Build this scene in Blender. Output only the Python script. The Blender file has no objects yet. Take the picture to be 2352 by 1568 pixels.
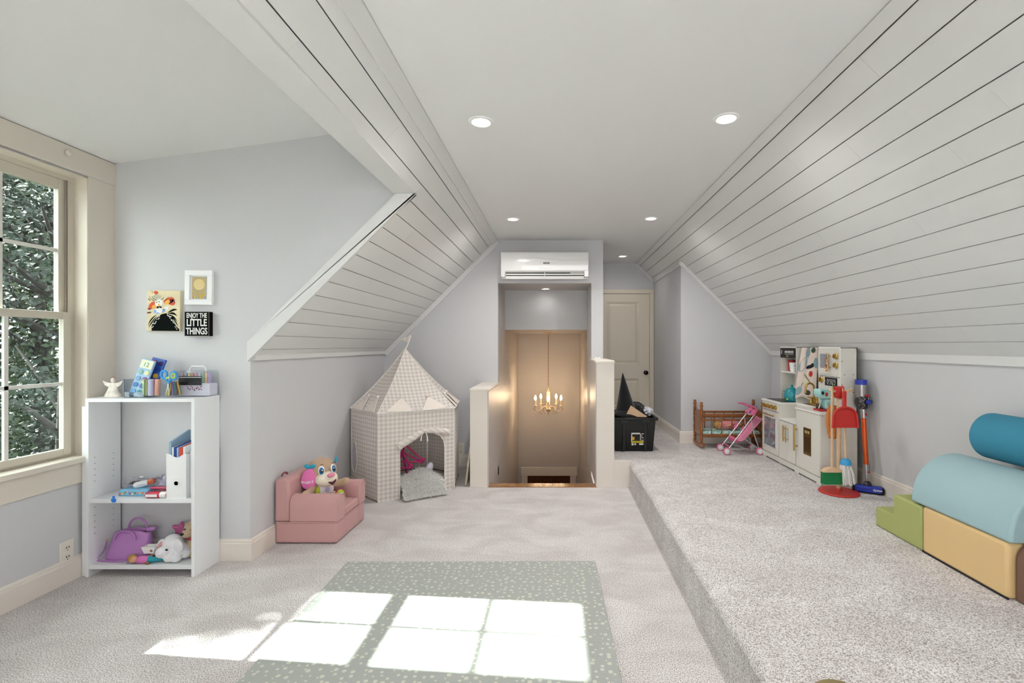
import bpy, bmesh, math, random
from mathutils import Vector, Matrix, Euler
R = math.radians
PI = math.pi
random.seed(7)
scene = bpy.context.scene
COL = scene.collection

# ------------------------------------------------------------------ camera, world, sun, exposure
F = 1108.0                       # focal length in pixels of the 2352 px wide frame
VX, VY, HC = 1279.0, 793.0, 1.23  # vanishing point, camera height
cam_d = bpy.data.cameras.new('camera'); cam = bpy.data.objects.new('camera', cam_d); COL.objects.link(cam)
cam_d.sensor_width = 36.0; cam_d.lens = 36.0 * F / 2352.0
cam_d.shift_x = -(VX - 1176.0) / 2352.0; cam_d.shift_y = (VY - 784.0) / 2352.0
cam_d.clip_start = 0.02; cam_d.clip_end = 200
cam.location = (0, 0, HC); cam.rotation_euler = (PI / 2, 0, 0)
scene.camera = cam

world = bpy.data.worlds.new('sky'); scene.world = world; world.use_nodes = True
bg = world.node_tree.nodes['Background']
bg.inputs['Color'].default_value = (0.985, 0.99, 1.0, 1); bg.inputs['Strength'].default_value = 6.5

sun_d = bpy.data.lights.new('sun', 'SUN'); sun = bpy.data.objects.new('sun', sun_d); COL.objects.link(sun)
sun_d.energy = 40.0; sun_d.angle = R(0.55); sun_d.color = (1.0, 0.97, 0.93)
sun.rotation_euler = Vector((1.0, -0.0935, -0.744)).to_track_quat('-Z', 'Y').to_euler()
sun.location = (-12, 4, 12)

vs = scene.view_settings
vs.view_transform = 'Standard'; vs.look = 'None'; vs.gamma = 1.0; vs.use_curve_mapping = False
vs.exposure = 0.12
try:
    scene.cycles.max_bounces = 7; scene.cycles.diffuse_bounces = 4; scene.cycles.glossy_bounces = 3; scene.cycles.transmission_bounces = 3; scene.cycles.transparent_max_bounces = 10
    scene.cycles.use_adaptive_sampling = True; scene.cycles.adaptive_threshold = 0.06; scene.cycles.adaptive_min_samples = 12
    scene.cycles.sample_clamp_indirect = 60.0; scene.cycles.caustics_reflective = False; scene.cycles.caustics_refractive = False
    scene.cycles.use_light_tree = False; scene.cycles.use_denoising = True; scene.cycles.denoiser = 'OPENIMAGEDENOISE'
except Exception:
    pass

# ------------------------------------------------------------------ helpers
def P(x, y, Y):
    """world point seen at photo pixel (x, y) when it stands Y metres in front of the camera"""
    return Vector(((x - VX) * Y / F, Y, HC + (VY - y) * Y / F))

def lin(c):
    c = c / 255.0
    return c / 12.92 if c <= 0.04045 else ((c + 0.055) / 1.055) ** 2.4

def rgb(h):
    if isinstance(h, str):
        h = h.lstrip('#'); h = [int(h[i:i + 2], 16) for i in (0, 2, 4)]
    return (lin(h[0]), lin(h[1]), lin(h[2]), 1.0)

MATS = {}
def M(key, col='#cccccc', rough=0.5, metal=0.0, var=None, bump=None, emit=None, trans=0.0, ior=1.45, sheen=0.0, alpha=None, coat=0.0, spec=None):
    """procedural material; var=(scale, amount) mottles the colour, bump=(scale, strength)"""
    if key in MATS: return MATS[key]
    m = bpy.data.materials.new(key); m.use_nodes = True; MATS[key] = m
    nt = m.node_tree; b = nt.nodes['Principled BSDF']
    c = rgb(col)
    b.inputs['Base Color'].default_value = c
    b.inputs['Roughness'].default_value = rough; b.inputs['Metallic'].default_value = metal
    b.inputs['IOR'].default_value = ior
    if trans: b.inputs['Transmission Weight'].default_value = trans
    if sheen: b.inputs['Sheen Weight'].default_value = sheen
    if coat: b.inputs['Coat Weight'].default_value = coat
    if alpha is not None: b.inputs['Alpha'].default_value = alpha
    if spec is not None: b.inputs['Specular IOR Level'].default_value = spec
    if emit:
        b.inputs['Emission Color'].default_value = rgb(emit[0]); b.inputs['Emission Strength'].default_value = emit[1]
        try: m.cycles.emission_sampling = 'NONE'
        except Exception: pass
    tc = None
    if var or bump:
        tc = nt.nodes.new('ShaderNodeTexCoord')
    if var:
        n = nt.nodes.new('ShaderNodeTexNoise'); n.inputs['Scale'].default_value = var[0]; n.inputs['Detail'].default_value = 4
        nt.links.new(tc.outputs['Object'], n.inputs['Vector'])
        r = nt.nodes.new('ShaderNodeValToRGB')
        a = var[1]
        r.color_ramp.elements[0].position = 0.3; r.color_ramp.elements[1].position = 0.7
        r.color_ramp.elements[0].color = (c[0] * (1 - a), c[1] * (1 - a), c[2] * (1 - a), 1)
        r.color_ramp.elements[1].color = (min(1, c[0] * (1 + a)), min(1, c[1] * (1 + a)), min(1, c[2] * (1 + a)), 1)
        nt.links.new(n.outputs['Fac'], r.inputs['Fac']); nt.links.new(r.outputs['Color'], b.inputs['Base Color'])
    if bump:
        n2 = nt.nodes.new('ShaderNodeTexNoise'); n2.inputs['Scale'].default_value = bump[0]; n2.inputs['Detail'].default_value = 5
        nt.links.new(tc.outputs['Object'], n2.inputs['Vector'])
        bp = nt.nodes.new('ShaderNodeBump'); bp.inputs['Strength'].default_value = bump[1]; bp.inputs['Distance'].default_value = 0.01
        nt.links.new(n2.outputs['Fac'], bp.inputs['Height']); nt.links.new(bp.outputs['Normal'], b.inputs['Normal'])
    return m

def clear_mat(key, col, gloss=0.12, tint=None):
    """thin clear sheet: see-through with a mirror sheen"""
    if key in MATS: return MATS[key]
    m = bpy.data.materials.new(key); m.use_nodes = True; MATS[key] = m
    nt = m.node_tree; nt.nodes.remove(nt.nodes['Principled BSDF']); out = nt.nodes['Material Output']
    t = nt.nodes.new('ShaderNodeBsdfTransparent'); t.inputs['Color'].default_value = rgb(col)
    g = nt.nodes.new('ShaderNodeBsdfGlossy'); g.inputs['Roughness'].default_value = 0.04
    mx = nt.nodes.new('ShaderNodeMixShader'); mx.inputs['Fac'].default_value = gloss * 0.3
    nt.links.new(t.outputs[0], mx.inputs[1]); nt.links.new(g.outputs[0], mx.inputs[2])
    nt.links.new(mx.outputs[0], out.inputs['Surface'])
    return m

class MB:
    def __init__(s): s.v = []; s.f = []; s.uv = []; s.has_uv = False
    def add(s, vs, fs, uvs=None):
        o = len(s.v); s.v += [Vector(p) for p in vs]
        s.uv += (uvs if uvs else [(0, 0)] * len(vs))
        if uvs: s.has_uv = True
        s.f += [[i + o for i in f] for f in fs]; return s
    def box(s, x0, x1, y0, y1, z0, z1):
        v = [(x, y, z) for z in (z0, z1) for y in (y0, y1) for x in (x0, x1)]
        return s.add(v, [(0, 2, 3, 1), (4, 5, 7, 6), (0, 1, 5, 4), (2, 6, 7, 3), (0, 4, 6, 2), (1, 3, 7, 5)])
    def obox(s, c, size, rot=(0, 0, 0)):
        m = Euler(rot).to_matrix(); h = Vector(size) / 2
        v = [Vector(c) + m @ Vector((x * h.x, y * h.y, z * h.z)) for z in (-1, 1) for y in (-1, 1) for x in (-1, 1)]
        return s.add(v, [(0, 2, 3, 1), (4, 5, 7, 6), (0, 1, 5, 4), (2, 6, 7, 3), (0, 4, 6, 2), (1, 3, 7, 5)])
    def bar(s, a, b, w, h, up=(0, 0, 1)):
        """rectangular bar from a to b, w across, h along up"""
        a = Vector(a); b = Vector(b); d = (b - a).normalized(); u = Vector(up); r = d.cross(u).normalized(); u = r.cross(d)
        v = [p + r * (i * w / 2) + u * (j * h / 2) for p in (a, b) for i, j in ((-1, -1), (1, -1), (1, 1), (-1, 1))]
        return s.add(v, [(0, 3, 2, 1), (4, 5, 6, 7), (0, 1, 5, 4), (1, 2, 6, 5), (2, 3, 7, 6), (3, 0, 4, 7)])
    def cyl(s, a, b, r0, r1=None, n=16, cap=True):
        return s.tube([a, b], [r0, r0 if r1 is None else r1], n, cap=cap)
    def tube(s, pts, r, n=8, closed=False, cap=True):
        pts = [Vector(p) for p in pts]; k = len(pts)
        rs = r if isinstance(r, (list, tuple)) else [r] * k
        tan = []
        for i in range(k):
            if closed: t = pts[(i + 1) % k] - pts[i - 1]
            else: t = pts[min(i + 1, k - 1)] - pts[max(i - 1, 0)]
            tan.append(t.normalized() if t.length > 1e-9 else Vector((0, 0, 1)))
        t0 = tan[0]; ref = Vector((0, 0, 1)) if abs(t0.z) < 0.9 else Vector((1, 0, 0))
        nrm = t0.cross(ref).normalized(); V = []
        for i in range(k):
            t = tan[i]; nrm = (nrm - t * nrm.dot(t)); nrm = nrm.normalized() if nrm.length > 1e-6 else t.orthogonal().normalized()
            bi = t.cross(nrm)
            for j in range(n):
                a = 2 * PI * j / n
                V.append(pts[i] + (nrm * math.cos(a) + bi * math.sin(a)) * rs[i])
        Fs = []
        for i in range(k if closed else k - 1):
            for j in range(n):
                a = i * n + j; b = i * n + (j + 1) % n; c = ((i + 1) % k) * n + (j + 1) % n; d = ((i + 1) % k) * n + j
                Fs.append((a, b, c, d))
        if cap and not closed:
            Fs.append(tuple(reversed(range(n)))); Fs.append(tuple(range((k - 1) * n, k * n)))
        return s.add(V, Fs)
    def lathe(s, prof, n=24, o=(0, 0, 0), rot=None, sx=1, sy=1):
        m = Euler(rot).to_matrix() if rot else Matrix.Identity(3); V = []; U = []
        for q, (r, z) in enumerate(prof):
            for j in range(n):
                a = 2 * PI * j / n; V.append(Vector(o) + m @ Vector((r * math.cos(a) * sx, r * math.sin(a) * sy, z)))
        Fs = [(i * n + j, i * n + (j + 1) % n, (i + 1) * n + (j + 1) % n, (i + 1) * n + j) for i in range(len(prof) - 1) for j in range(n)]
        if prof[0][0] > 1e-5: Fs.append(tuple(reversed(range(n))))
        if prof[-1][0] > 1e-5: Fs.append(tuple(range((len(prof) - 1) * n, len(prof) * n)))
        return s.add(V, Fs)
    def ball(s, c, r, nu=16, nv=10, rot=None):
        if not isinstance(r, (list, tuple)): r = (r, r, r)
        m = Euler(rot).to_matrix() if rot else Matrix.Identity(3); V = []
        V.append(Vector(c) + m @ Vector((0, 0, -r[2])))
        for i in range(1, nv):
            t = -PI / 2 + PI * i / nv
            for j in range(nu):
                a = 2 * PI * j / nu
                V.append(Vector(c) + m @ Vector((r[0] * math.cos(t) * math.cos(a), r[1] * math.cos(t) * math.sin(a), r[2] * math.sin(t))))
        V.append(Vector(c) + m @ Vector((0, 0, r[2]))); L = len(V) - 1
        Fs = [(0, 1 + (j + 1) % nu, 1 + j) for j in range(nu)]
        for i in range(nv - 2):
            for j in range(nu):
                Fs.append((1 + i * nu + j, 1 + i * nu + (j + 1) % nu, 1 + (i + 1) * nu + (j + 1) % nu, 1 + (i + 1) * nu + j))
        Fs += [(1 + (nv - 2) * nu + j, 1 + (nv - 2) * nu + (j + 1) % nu, L) for j in range(nu)]
        return s.add(V, Fs)
    def prism(s, poly, axis, a0, a1):
        def q(p, a): return {'x': (a, p[0], p[1]), 'y': (p[0], a, p[1]), 'z': (p[0], p[1], a)}[axis]
        n = len(poly); V = [q(p, a0) for p in poly] + [q(p, a1) for p in poly]
        Fs = [tuple(range(n)), tuple(reversed(range(n, 2 * n)))] + [(i, i + n, (i + 1) % n + n, (i + 1) % n) for i in range(n)]
        return s.add(V, Fs)
    def poly(s, pts): return s.add(pts, [tuple(range(len(pts)))])
    def grid(s, fn, nu, nv, wrap=False, uvs=(1, 1)):
        V = []; U = []
        for i in range(nu if wrap else nu + 1):
            for j in range(nv + 1):
                V.append(fn(i / nu, j / nv)); U.append((i / nu * uvs[0], j / nv * uvs[1]))
        w = nv + 1; Fs = []
        for i in range(nu):
            for j in range(nv):
                i2 = (i + 1) % nu if wrap else i + 1
                Fs.append((i * w + j, i2 * w + j, i2 * w + j + 1, i * w + j + 1))
        return s.add(V, Fs, U)
    def build(s, name, mat, parent=None, world=False, smooth=None, bevel=0, seg=2, solid=0, sub=0, remesh=0, fixn=True, disp=None, soff=0):
        me = bpy.data.meshes.new(name)
        off = Vector((0, 0, 0))
        if world and parent is not None:
            p = parent
            while p is not None: off += p.location; p = p.parent
        me.from_pydata([tuple(p - off) for p in s.v], [], s.f); me.update()
        if s.has_uv:
            ul = me.uv_layers.new(name='UVMap')
            for lp in me.loops: ul.data[lp.index].uv = s.uv[lp.vertex_index]
        if fixn:
            bm = bmesh.new(); bm.from_mesh(me); bmesh.ops.recalc_face_normals(bm, faces=bm.faces); bm.to_mesh(me); bm.free()
        if smooth is not None:
            for p in me.polygons: p.use_smooth = True
            me.set_sharp_from_angle(angle=R(smooth))
        if mat is not None: me.materials.append(mat)
        o = bpy.data.objects.new(name, me); COL.objects.link(o)
        if parent is not None: o.parent = parent
        if remesh:
            md = o.modifiers.new('remesh', 'REMESH'); md.mode = 'VOXEL'; md.voxel_size = remesh; md.use_smooth_shade = True
            ms = o.modifiers.new('smooth', 'SMOOTH'); ms.factor = 0.5; ms.iterations = 6
        if solid:
            md = o.modifiers.new('solid', 'SOLIDIFY'); md.thickness = solid; md.offset = soff
        if bevel:
            md = o.modifiers.new('bevel', 'BEVEL'); md.width = bevel; md.segments = seg; md.limit_method = 'ANGLE'; md.angle_limit = R(40)
        if sub:
            md = o.modifiers.new('sub', 'SUBSURF'); md.levels = sub; md.render_levels = sub
        return o

def tag(o, label=None, cat=None, group=None, kind=None):
    if label: o['label'] = label
    if cat: o['category'] = cat
    if group: o['group'] = group
    if kind: o['kind'] = kind
    return o
def thing(name, label, cat, loc=(0, 0, 0), rz=0, group=None, scale=1):
    o = bpy.data.objects.new(name, None); COL.objects.link(o); o.empty_display_size = 0.05
    o.location = loc; o.rotation_euler = (0, 0, rz)
    if scale != 1: o.scale = (scale, scale, scale)
    return tag(o, label, cat, group)
def struct(o, label=None):
    o['kind'] = 'structure'
    if label: o['label'] = label
    return o
def sroot(name, label=None):
    o = bpy.data.objects.new(name, None); COL.objects.link(o); return struct(o, label)
def copy_tree(o, parent=None):
    c = o.copy(); COL.objects.link(c); c.parent = parent
    for ch in list(o.children): copy_tree(ch, c)
    return c
def text(name, body, size, loc, rot, mat, parent, ext=0.0004, sx=1.0, align='CENTER', bold=0.0):
    cu = bpy.data.curves.new(name, 'FONT'); cu.body = body; cu.size = size; cu.extrude = ext; cu.align_x = align; cu.align_y = 'CENTER'; cu.offset = bold
    cu.materials.append(mat)
    tmp = bpy.data.objects.new(name, cu); me = bpy.data.meshes.new_from_object(tmp); bpy.data.objects.remove(tmp)
    o = bpy.data.objects.new(name, me); COL.objects.link(o); o.location = loc; o.rotation_euler = rot; o.scale = (sx, 1, 1)
    if parent is not None: o.parent = parent
    return o
def disc(mb, c, r, axis, d=0.002, n=20):
    c = Vector(c); a = Vector(axis).normalized(); return mb.cyl(c, c + a * d, r, r, n)

# ------------------------------------------------------------------ materials
wall_m = M('wall_paint', '#d1d1d3', 0.6, bump=(260, 0.03))
ceil_m = M('ceiling_paint', '#e8e8e8', 0.7)
plank_m = M('plank_paint', '#e2e2e1', 0.42)
trim_m = M('grey_trim_paint', '#dededd', 0.4)
cream_m = M('cream_trim_paint', '#e6ded4', 0.35)
wintrim_m = M('window_trim_paint', '#ded6c9', 0.4)
vinyl_m = M('window_vinyl', '#cfc7b8', 0.4)
door_m = M('door_paint', '#e4dac8', 0.38)
stair_m = M('stairwell_paint', '#c6bfba', 0.42)
groove_m = M('plank_groove', '#6a6a68', 0.9)
white_m = M('white_laminate', '#e9eaec', 0.35)
whitep_m = M('white_plastic', '#f1f1f0', 0.3)
black_m = M('black_plastic', '#18181a', 0.4)
gold_m = M('brushed_gold', '#c9a45a', 0.28, 1.0)
steel_m = M('steel', '#c4c6c9', 0.22, 1.0)
dark_m = M('dark_gap', '#1d1b1a', 0.8)
clear_m = clear_mat('clear_plastic', '#fbfcfd', 0.25)
smoke_m = clear_mat('smoked_plastic', '#c3cbd4', 0.3)
pane_m = clear_mat('window_glass', '#e9f0ee', 0.06)

def carpet_mat():
    m = bpy.data.materials.new('carpet'); m.use_nodes = True; nt = m.node_tree; b = nt.nodes['Principled BSDF']; N = nt.nodes.new; L = nt.links.new
    b.inputs['Roughness'].default_value = 0.95; b.inputs['Specular IOR Level'].default_value = 0.1; b.inputs['Sheen Weight'].default_value = 0.15
    tc = N('ShaderNodeTexCoord')
    n1 = N('ShaderNodeTexNoise'); n1.inputs['Scale'].default_value = 210; n1.inputs['Detail'].default_value = 3; L(tc.outputs['Object'], n1.inputs['Vector'])
    r1 = N('ShaderNodeValToRGB'); e = r1.color_ramp.elements; e[0].position = 0.36; e[0].color = rgb('#928b89'); e[1].position = 0.64; e[1].color = rgb('#f4f2f1')
    mid = e.new(0.47); mid.color = rgb('#cdc7c5'); L(n1.outputs['Fac'], r1.inputs['Fac'])
    mp = N('ShaderNodeMapping'); mp.inputs['Scale'].default_value = (1.0, 1.6, 1.0); L(tc.outputs['Object'], mp.inputs['Vector'])
    n2 = N('ShaderNodeTexNoise'); n2.inputs['Scale'].default_value = 3.2; n2.inputs['Detail'].default_value = 5; n2.inputs['Distortion'].default_value = 0.8; L(mp.outputs['Vector'], n2.inputs['Vector'])
    r2 = N('ShaderNodeValToRGB'); e = r2.color_ramp.elements; e[0].position = 0.35; e[0].color = (0.83, 0.815, 0.81, 1); e[1].position = 0.65; e[1].color = (1.0, 1.0, 1.0, 1); L(n2.outputs['Fac'], r2.inputs['Fac'])
    mx = N('ShaderNodeMix'); mx.data_type = 'RGBA'; mx.blend_type = 'MULTIPLY'; mx.inputs['Factor'].default_value = 1.0
    L(r1.outputs['Color'], mx.inputs['A']); L(r2.outputs['Color'], mx.inputs['B']); L(mx.outputs['Result'], b.inputs['Base Color'])
    n3 = N('ShaderNodeTexNoise'); n3.inputs['Scale'].default_value = 220; n3.inputs['Detail'].default_value = 4; L(tc.outputs['Object'], n3.inputs['Vector'])
    bp = N('ShaderNodeBump'); bp.inputs['Strength'].default_value = 0.35; bp.inputs['Distance'].default_value = 0.006; L(n3.outputs['Fac'], bp.inputs['Height']); L(bp.outputs['Normal'], b.inputs['Normal'])
    return m
carpet_m = carpet_mat()

# ------------------------------------------------------------------ room shell
YF, YB = 4.92, -3.0            # far gable wall, wall behind the camera
ZC = HC + 1.072                # flat ceiling
XL0, XR0 = -0.616, 1.048       # where the flat ceiling meets the slopes
XKL, XKR = -1.76, 2.19         # knee walls
KL, KR = 1.688, 2.12           # left slope z-x, right slope z+x (relative to the camera height)
XW = -2.55                     # window wall of the dormer
YC, YN = 2.77, -1.6            # far and near cheek of the dormer
ZP = 0.235                     # raised floor on the right
XS = 0.64                      # edge of the raised floor
YH = 4.19                      # ends of the stair half walls
def zl(x): return HC + KL + x
def zr(x): return HC + KR - x

b = MB()
b.box(XW - 0.1, XS + 0.02, YB, YH, -0.12, 0.0); b.box(XKL - 0.1, -0.62, YH, YF, -0.12, 0)
struct(b.build('floor', carpet_m), 'light grey carpeted lower floor')
# raised floor with a rounded carpet edge
prof = [(XS, -0.02), (XS - 0.004, 0.02), (XS - 0.004, ZP - 0.06)]
for i in range(7):
    a = PI - (PI / 2) * i / 6; prof.append((XS + 0.045 + 0.055 * math.cos(a) , ZP - 0.05 + 0.05 * math.sin(a)))
prof += [(XKR, ZP), (XKR, -0.02)]
b = MB().prism(prof, 'y', YB, YH)
b.box(0.499, XKR, YH, YF, 0.0, ZP); b.box(0.472, 1.275, YF, 6.32, 0, ZP)
struct(b.build('floor_platform', carpet_m, smooth=45), 'carpeted raised floor one step up along the right side')

b = MB().box(XL0, XR0, YB, YF, ZC, ZC + 0.04); b.box(0.46, 1.06, YF, 6.32, ZC, ZC + 0.04)
struct(b.build('ceiling', ceil_m), 'flat pale grey ceiling between two plank slopes')

def slope_quad(b, side, x0, x1, y0, y1, off=0.0, th=0.012):
    """board on a slope between horizontal positions x0..x1 and y0..y1, its face off metres below the slope"""
    z = zl if side < 0 else zr
    n = Vector((0.7071, 0, -0.7071)) if side < 0 else Vector((-0.7071, 0, -0.7071))
    V = []
    for o in (off, off - th):
        for (x, y) in ((x0, y0), (x1, y0), (x1, y1), (x0, y1)):
            V.append(Vector((x, y, z(x))) + n * o)
    return b.add(V, [(0, 1, 2, 3), (7, 6, 5, 4), (0, 4, 5, 1), (1, 5, 6, 2), (2, 6, 7, 3), (3, 7, 4, 0)])

# left slope: backing, planks
b = MB(); slope_quad(b, -1, -0.806, XL0 + 0.03, YB, YC, -0.012, 0.03); slope_quad(b, -1, XKL - 0.05, XL0 + 0.03, YC + 0.012, YF, -0.012, 0.03); slope_quad(b, -1, XKL - 0.05, -0.80, YB, YN, -0.012, 0.03)
slope_l = struct(b.build('ceiling_left', groove_m), 'left ceiling slope clad in painted planks')
b = MB(); slope_quad(b, 1, XR0 - 0.03, XKR + 0.05, YB, YF, -0.012, 0.03); slope_quad(b, 1, XR0 - 0.03, 1.275, YF, 6.32, -0.012, 0.03)
slope_r = struct(b.build('ceiling_right', groove_m), 'right ceiling slope clad in painted planks')
G = 0.0015
def plank(root, side, xa, xb, ya, yb):
    b = MB(); slope_quad(b, side, xa + G, xb - G, ya + 0.0003, yb - 0.0003, 0.0, 0.0115); b.build('plank', plank_m, root)
gl = [XL0 - 0.03] + [-0.693 - 0.0783 * k for k in range(14)] + [XKL - 0.02]
for k in range(len(gl) - 1):
    xb, xa = gl[k], gl[k + 1]
    rj = random.Random(k * 13 + 5)
    if xb > -0.80:
        if xa < -0.82: xa2 = -0.815
        else: xa2 = xa
        cuts = [YB, rj.uniform(-1.4, 0.6), rj.uniform(1.3, 2.6)] + ([YC] if xa < -0.82 else []) + [rj.uniform(3.3, 4.4), YF]
        for i in range(len(cuts) - 1): plank(slope_l, -1, xa2 if cuts[i] < YC else xa, xb, cuts[i], cuts[i + 1])
    else:
        cuts = [YC, rj.uniform(3.1, 4.6), YF]
        for i in range(2): plank(slope_l, -1, xa, xb, cuts[i], cuts[i + 1])
gr = [XR0 + 0.02] + [1.084 + 0.0784 * k for k in range(15)]
gr = [g for g in gr if g < 2.15] + [XKR + 0.02]
joints = {1: 1.73, 2: 2.445, 3: 2.083, 4: 3.55, 5: 1.733, 8: 2.9, 11: 1.95, 13: 2.437, 14: 2.1}
for k in range(len(gr) - 1):
    xa, xb = gr[k], gr[k + 1]
    rj = random.Random(k * 7 + 3); j = joints.get(k, rj.uniform(2.2, 4.2))
    ye = 6.31 if xa < 1.26 else YF
    if xa < 1.26 < xb: plank(slope_r, 1, xa, 1.264 + G, YF, 6.31)
    cuts = [YB, j - rj.uniform(2.0, 2.6), j, ye]
    for i in range(3): plank(slope_r, 1, xa, xb, cuts[i], min(cuts[i + 1], YF if xb > 1.26 else ye))
# strips of trim along the slopes
t = sroot('trim_1', 'thin grey trim boards where the slopes meet ceiling and walls')
b = MB(); slope_quad(b, -1, XL0 - 0.043, XL0 + 0.004, YB, YF, 0.014, 0.02); b.build('ceiling_strip', trim_m, t, bevel=0.002)
b = MB(); slope_quad(b, 1, XR0 - 0.004, XR0 + 0.034, YB, YF, 0.014, 0.02); slope_quad(b, 1, XR0 - 0.004, XR0 + 0.034, YF, 6.3, 0.014, 0.02); b.build('ceiling_strip', trim_m, t, bevel=0.002)
b = MB(); slope_quad(b, -1, XKL, XL0, YF - 0.016, YF, 0.045, 0.06); b.build('gable_strip', trim_m, t)
b = MB(); slope_quad(b, 1, 1.27, XKR, YF - 0.016, YF, 0.030, 0.045); b.build('gable_strip', trim_m, t)
b = MB(); slope_quad(b, 1, XR0, 1.27, 6.285, 6.30, 0.035, 0.05); b.build('gable_strip', trim_m, t)
b = MB().box(XKL, XKL + 0.016, YC + 0.02, YF, zl(XKL) - 0.015, zl(XKL) + 0.04); b.build('knee_strip', trim_m, t)
b = MB().box(XKR - 0.016, XKR, YB, YF, zr(XKR) - 0.03, zr(XKR) + 0.045); b.build('knee_strip', trim_m, t)
b = MB().box(1.25, 1.268, YF, 6.3, zr(1.26) - 0.05, zr(1.26) + 0.0); b.build('hall_strip', trim_m, t)

# dormer: header strip, raked edge board, cheek, sloped ceiling
ZH = HC + 0.8675
zd = lambda x: HC + 1.04 + (x - XW) * 0.1354
t = sroot('trim_2', 'wide white trim framing the dormer opening')
b = MB().prism([(-0.92, ZH), (-0.809, ZH), (-0.809, ZH + 0.012), (-0.86, ZH + 0.05), (-0.92, zd(-0.92) + 0.02), (-0.935, zd(-0.92) + 0.02), (-0.935, ZH)], 'y', YN, YC - 0.005)
b.build('header_board', trim_m, t, bevel=0.003)
b = MB(); zt = lambda x: zl(x)
b.prism([(-0.806, zl(-0.806) - 0.010), (-0.806, ZH - 0.001), (-0.92, ZH - 0.001), (-1.766, zl(-1.766) + 0.098), (-1.766, zl(-1.766) - 0.015)], 'y', YC - 0.022, YC + 0.004)
b.build('rake_board', trim_m, t, bevel=0.003)
b = MB().prism([(XW, 0), (XKL, 0), (XKL, zl(XKL) + 0.02), (-0.83, zl(-0.83) + 0.02), (-0.83, zd(-0.83) + 0.05), (XW, zd(XW) + 0.05)], 'y', YC, YC + 0.08)
struct(b.build('wall_dormer', wall_m), 'pale grey dormer side wall behind the bookcase')
b = MB().prism([(XW, 0), (XKL, 0), (XKL, zl(XKL) + 0.02), (-0.83, zl(-0.83) + 0.02), (-0.83, zd(-0.83) + 0.05), (XW, zd(XW) + 0.05)], 'y', YN - 0.08, YN)
struct(b.build('wall_dormer_near', wall_m))
b = MB(); b.prism([(XW - 0.1, zd(XW - 0.1)), (-0.92, zd(-0.92)), (-0.92, zd(-0.92) + 0.04), (XW - 0.1, zd(XW - 0.1) + 0.04)], 'y', YN - 0.05, YC + 0.05)
struct(b.build('ceiling_dormer', ceil_m), 'gently sloping ceiling of the dormer')

# knee walls
struct(MB().box(XKL - 0.08, XKL, YC + 0.08, YF, -0.1, zl(XKL) + 0.05).build('wall_knee_left', wall_m), 'low pale grey wall under the left slope')
struct(MB().box(XKL - 0.08, XKL, YB, YN - 0.08, -0.1, zl(XKL) + 0.05).build('wall_knee_near', wall_m))
struct(MB().box(XKR, XKR + 0.08, YB, YF, -0.1, zr(XKR) + 0.05).build('wall_right', wall_m), 'low pale grey wall under the right slope')
# far wall with the stair opening
ZO = HC + 0.635; XO0, XO1 = -0.60, 0.352
b = MB()
b.prism([(XKL - 0.08, -0.1), (XO0, -0.1), (XO0, ZC + 0.03), (XL0, ZC + 0.03), (XKL - 0.08, zl(XKL - 0.08) + 0.03)], 'y', YF, YF + 0.08)
b.box(XO0, XO1, YF, YF + 0.08, ZO, ZC + 0.03)
b.box(XO1, 0.472, YF, 5.6, -0.1, ZC + 0.03)
struct(b.build('wall_far', wall_m), 'pale grey gable wall around the stair opening')
b = MB().prism([(1.265, 0.0), (XKR + 0.08, 0.0), (XKR + 0.08, zr(XKR + 0.08) + 0.03), (1.265, zr(1.265) + 0.03)], 'y', YF, YF + 0.08)
struct(b.build('wall_far_right', wall_m), 'pale grey gable wall behind the cradle')
b = MB().box(1.265, 1.345, YF + 0.08, 6.38, 0, zr(1.265) + 0.1); b.box(0.40, 0.472, 5.6, 6.38, 0, ZC + 0.03); b.box(0.40, 1.345, 6.30, 6.38, ZP, ZC + 0.05)
struct(b.build('wall_hall', wall_m), 'short hall leading to the panelled door')
# stairwell
YW = 7.5; ZS = HC + 0.181; ZLOW = -2.7
b = MB().box(XO0 - 0.08, XO0, YF + 0.08, YW, ZLOW, ZO + 0.05); b.box(XO1, XO1 + 0.047, 5.6, YW, ZLOW, ZO + 0.05)
b.box(XO0 - 0.08, XO1 + 0.05, 5.57, YW + 0.1, ZS, ZS + 0.05); b.box(XO0 - 0.08, XO1 + 0.05, YF + 0.08, 5.6, ZO, ZO + 0.05)
b.box(XO0 - 0.08, XO1 + 0.05, YW, YW + 0.08, ZLOW, ZS)
b.box(XO0 - 0.08, XO0, YH + 0.15, YF + 0.08, ZLOW, 0.0); b.box(XO1, XO1 + 0.08, YH + 0.15, 5.6, ZLOW, -0.1)
struct(b.build('wall_stairwell', stair_m), 'satin painted walls of the stairwell glowing from the chandelier')
struct(MB().box(XO0, XO1, 5.565, 5.585, ZS, ZO).build('wall_stair_header', wall_m), 'pale grey wall above the stairwell')
struct(MB().box(XO0 - 0.08, XO1 + 0.08, YH, YW + 0.1, ZLOW - 0.05, ZLOW).build('floor_below', M('brown_floor', '#6b4526', 0.35)), 'brown floor at the foot of the stairs')
wood_m = M('stair_wood', '#8a5a2b', 0.22, var=(14, 0.25), coat=0.4)
t = sroot('stairs', 'brown wooden stairs going down between the half walls')
b = MB().box(XO0, XO1, YH - 0.012, YH + 0.11, -0.035, 0.004); b.build('nosing', wood_m, t, bevel=0.008)
for i in range(12):
    y0 = YH + 0.09 + 0.235 * i; z0 = -0.2 * (i + 1)
    if y0 > 7.1: break
    MB().box(XO0, XO1, y0, y0 + 0.27, z0 - 0.03, z0).build('tread', wood_m, t, bevel=0.006)
    MB().box(XO0, XO1, y0 - 0.012, y0, z0, z0 + 0.17).build('riser', cream_m, t)
t = sroot('door_2', 'cream framed doorway at the foot of the stairs')
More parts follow.
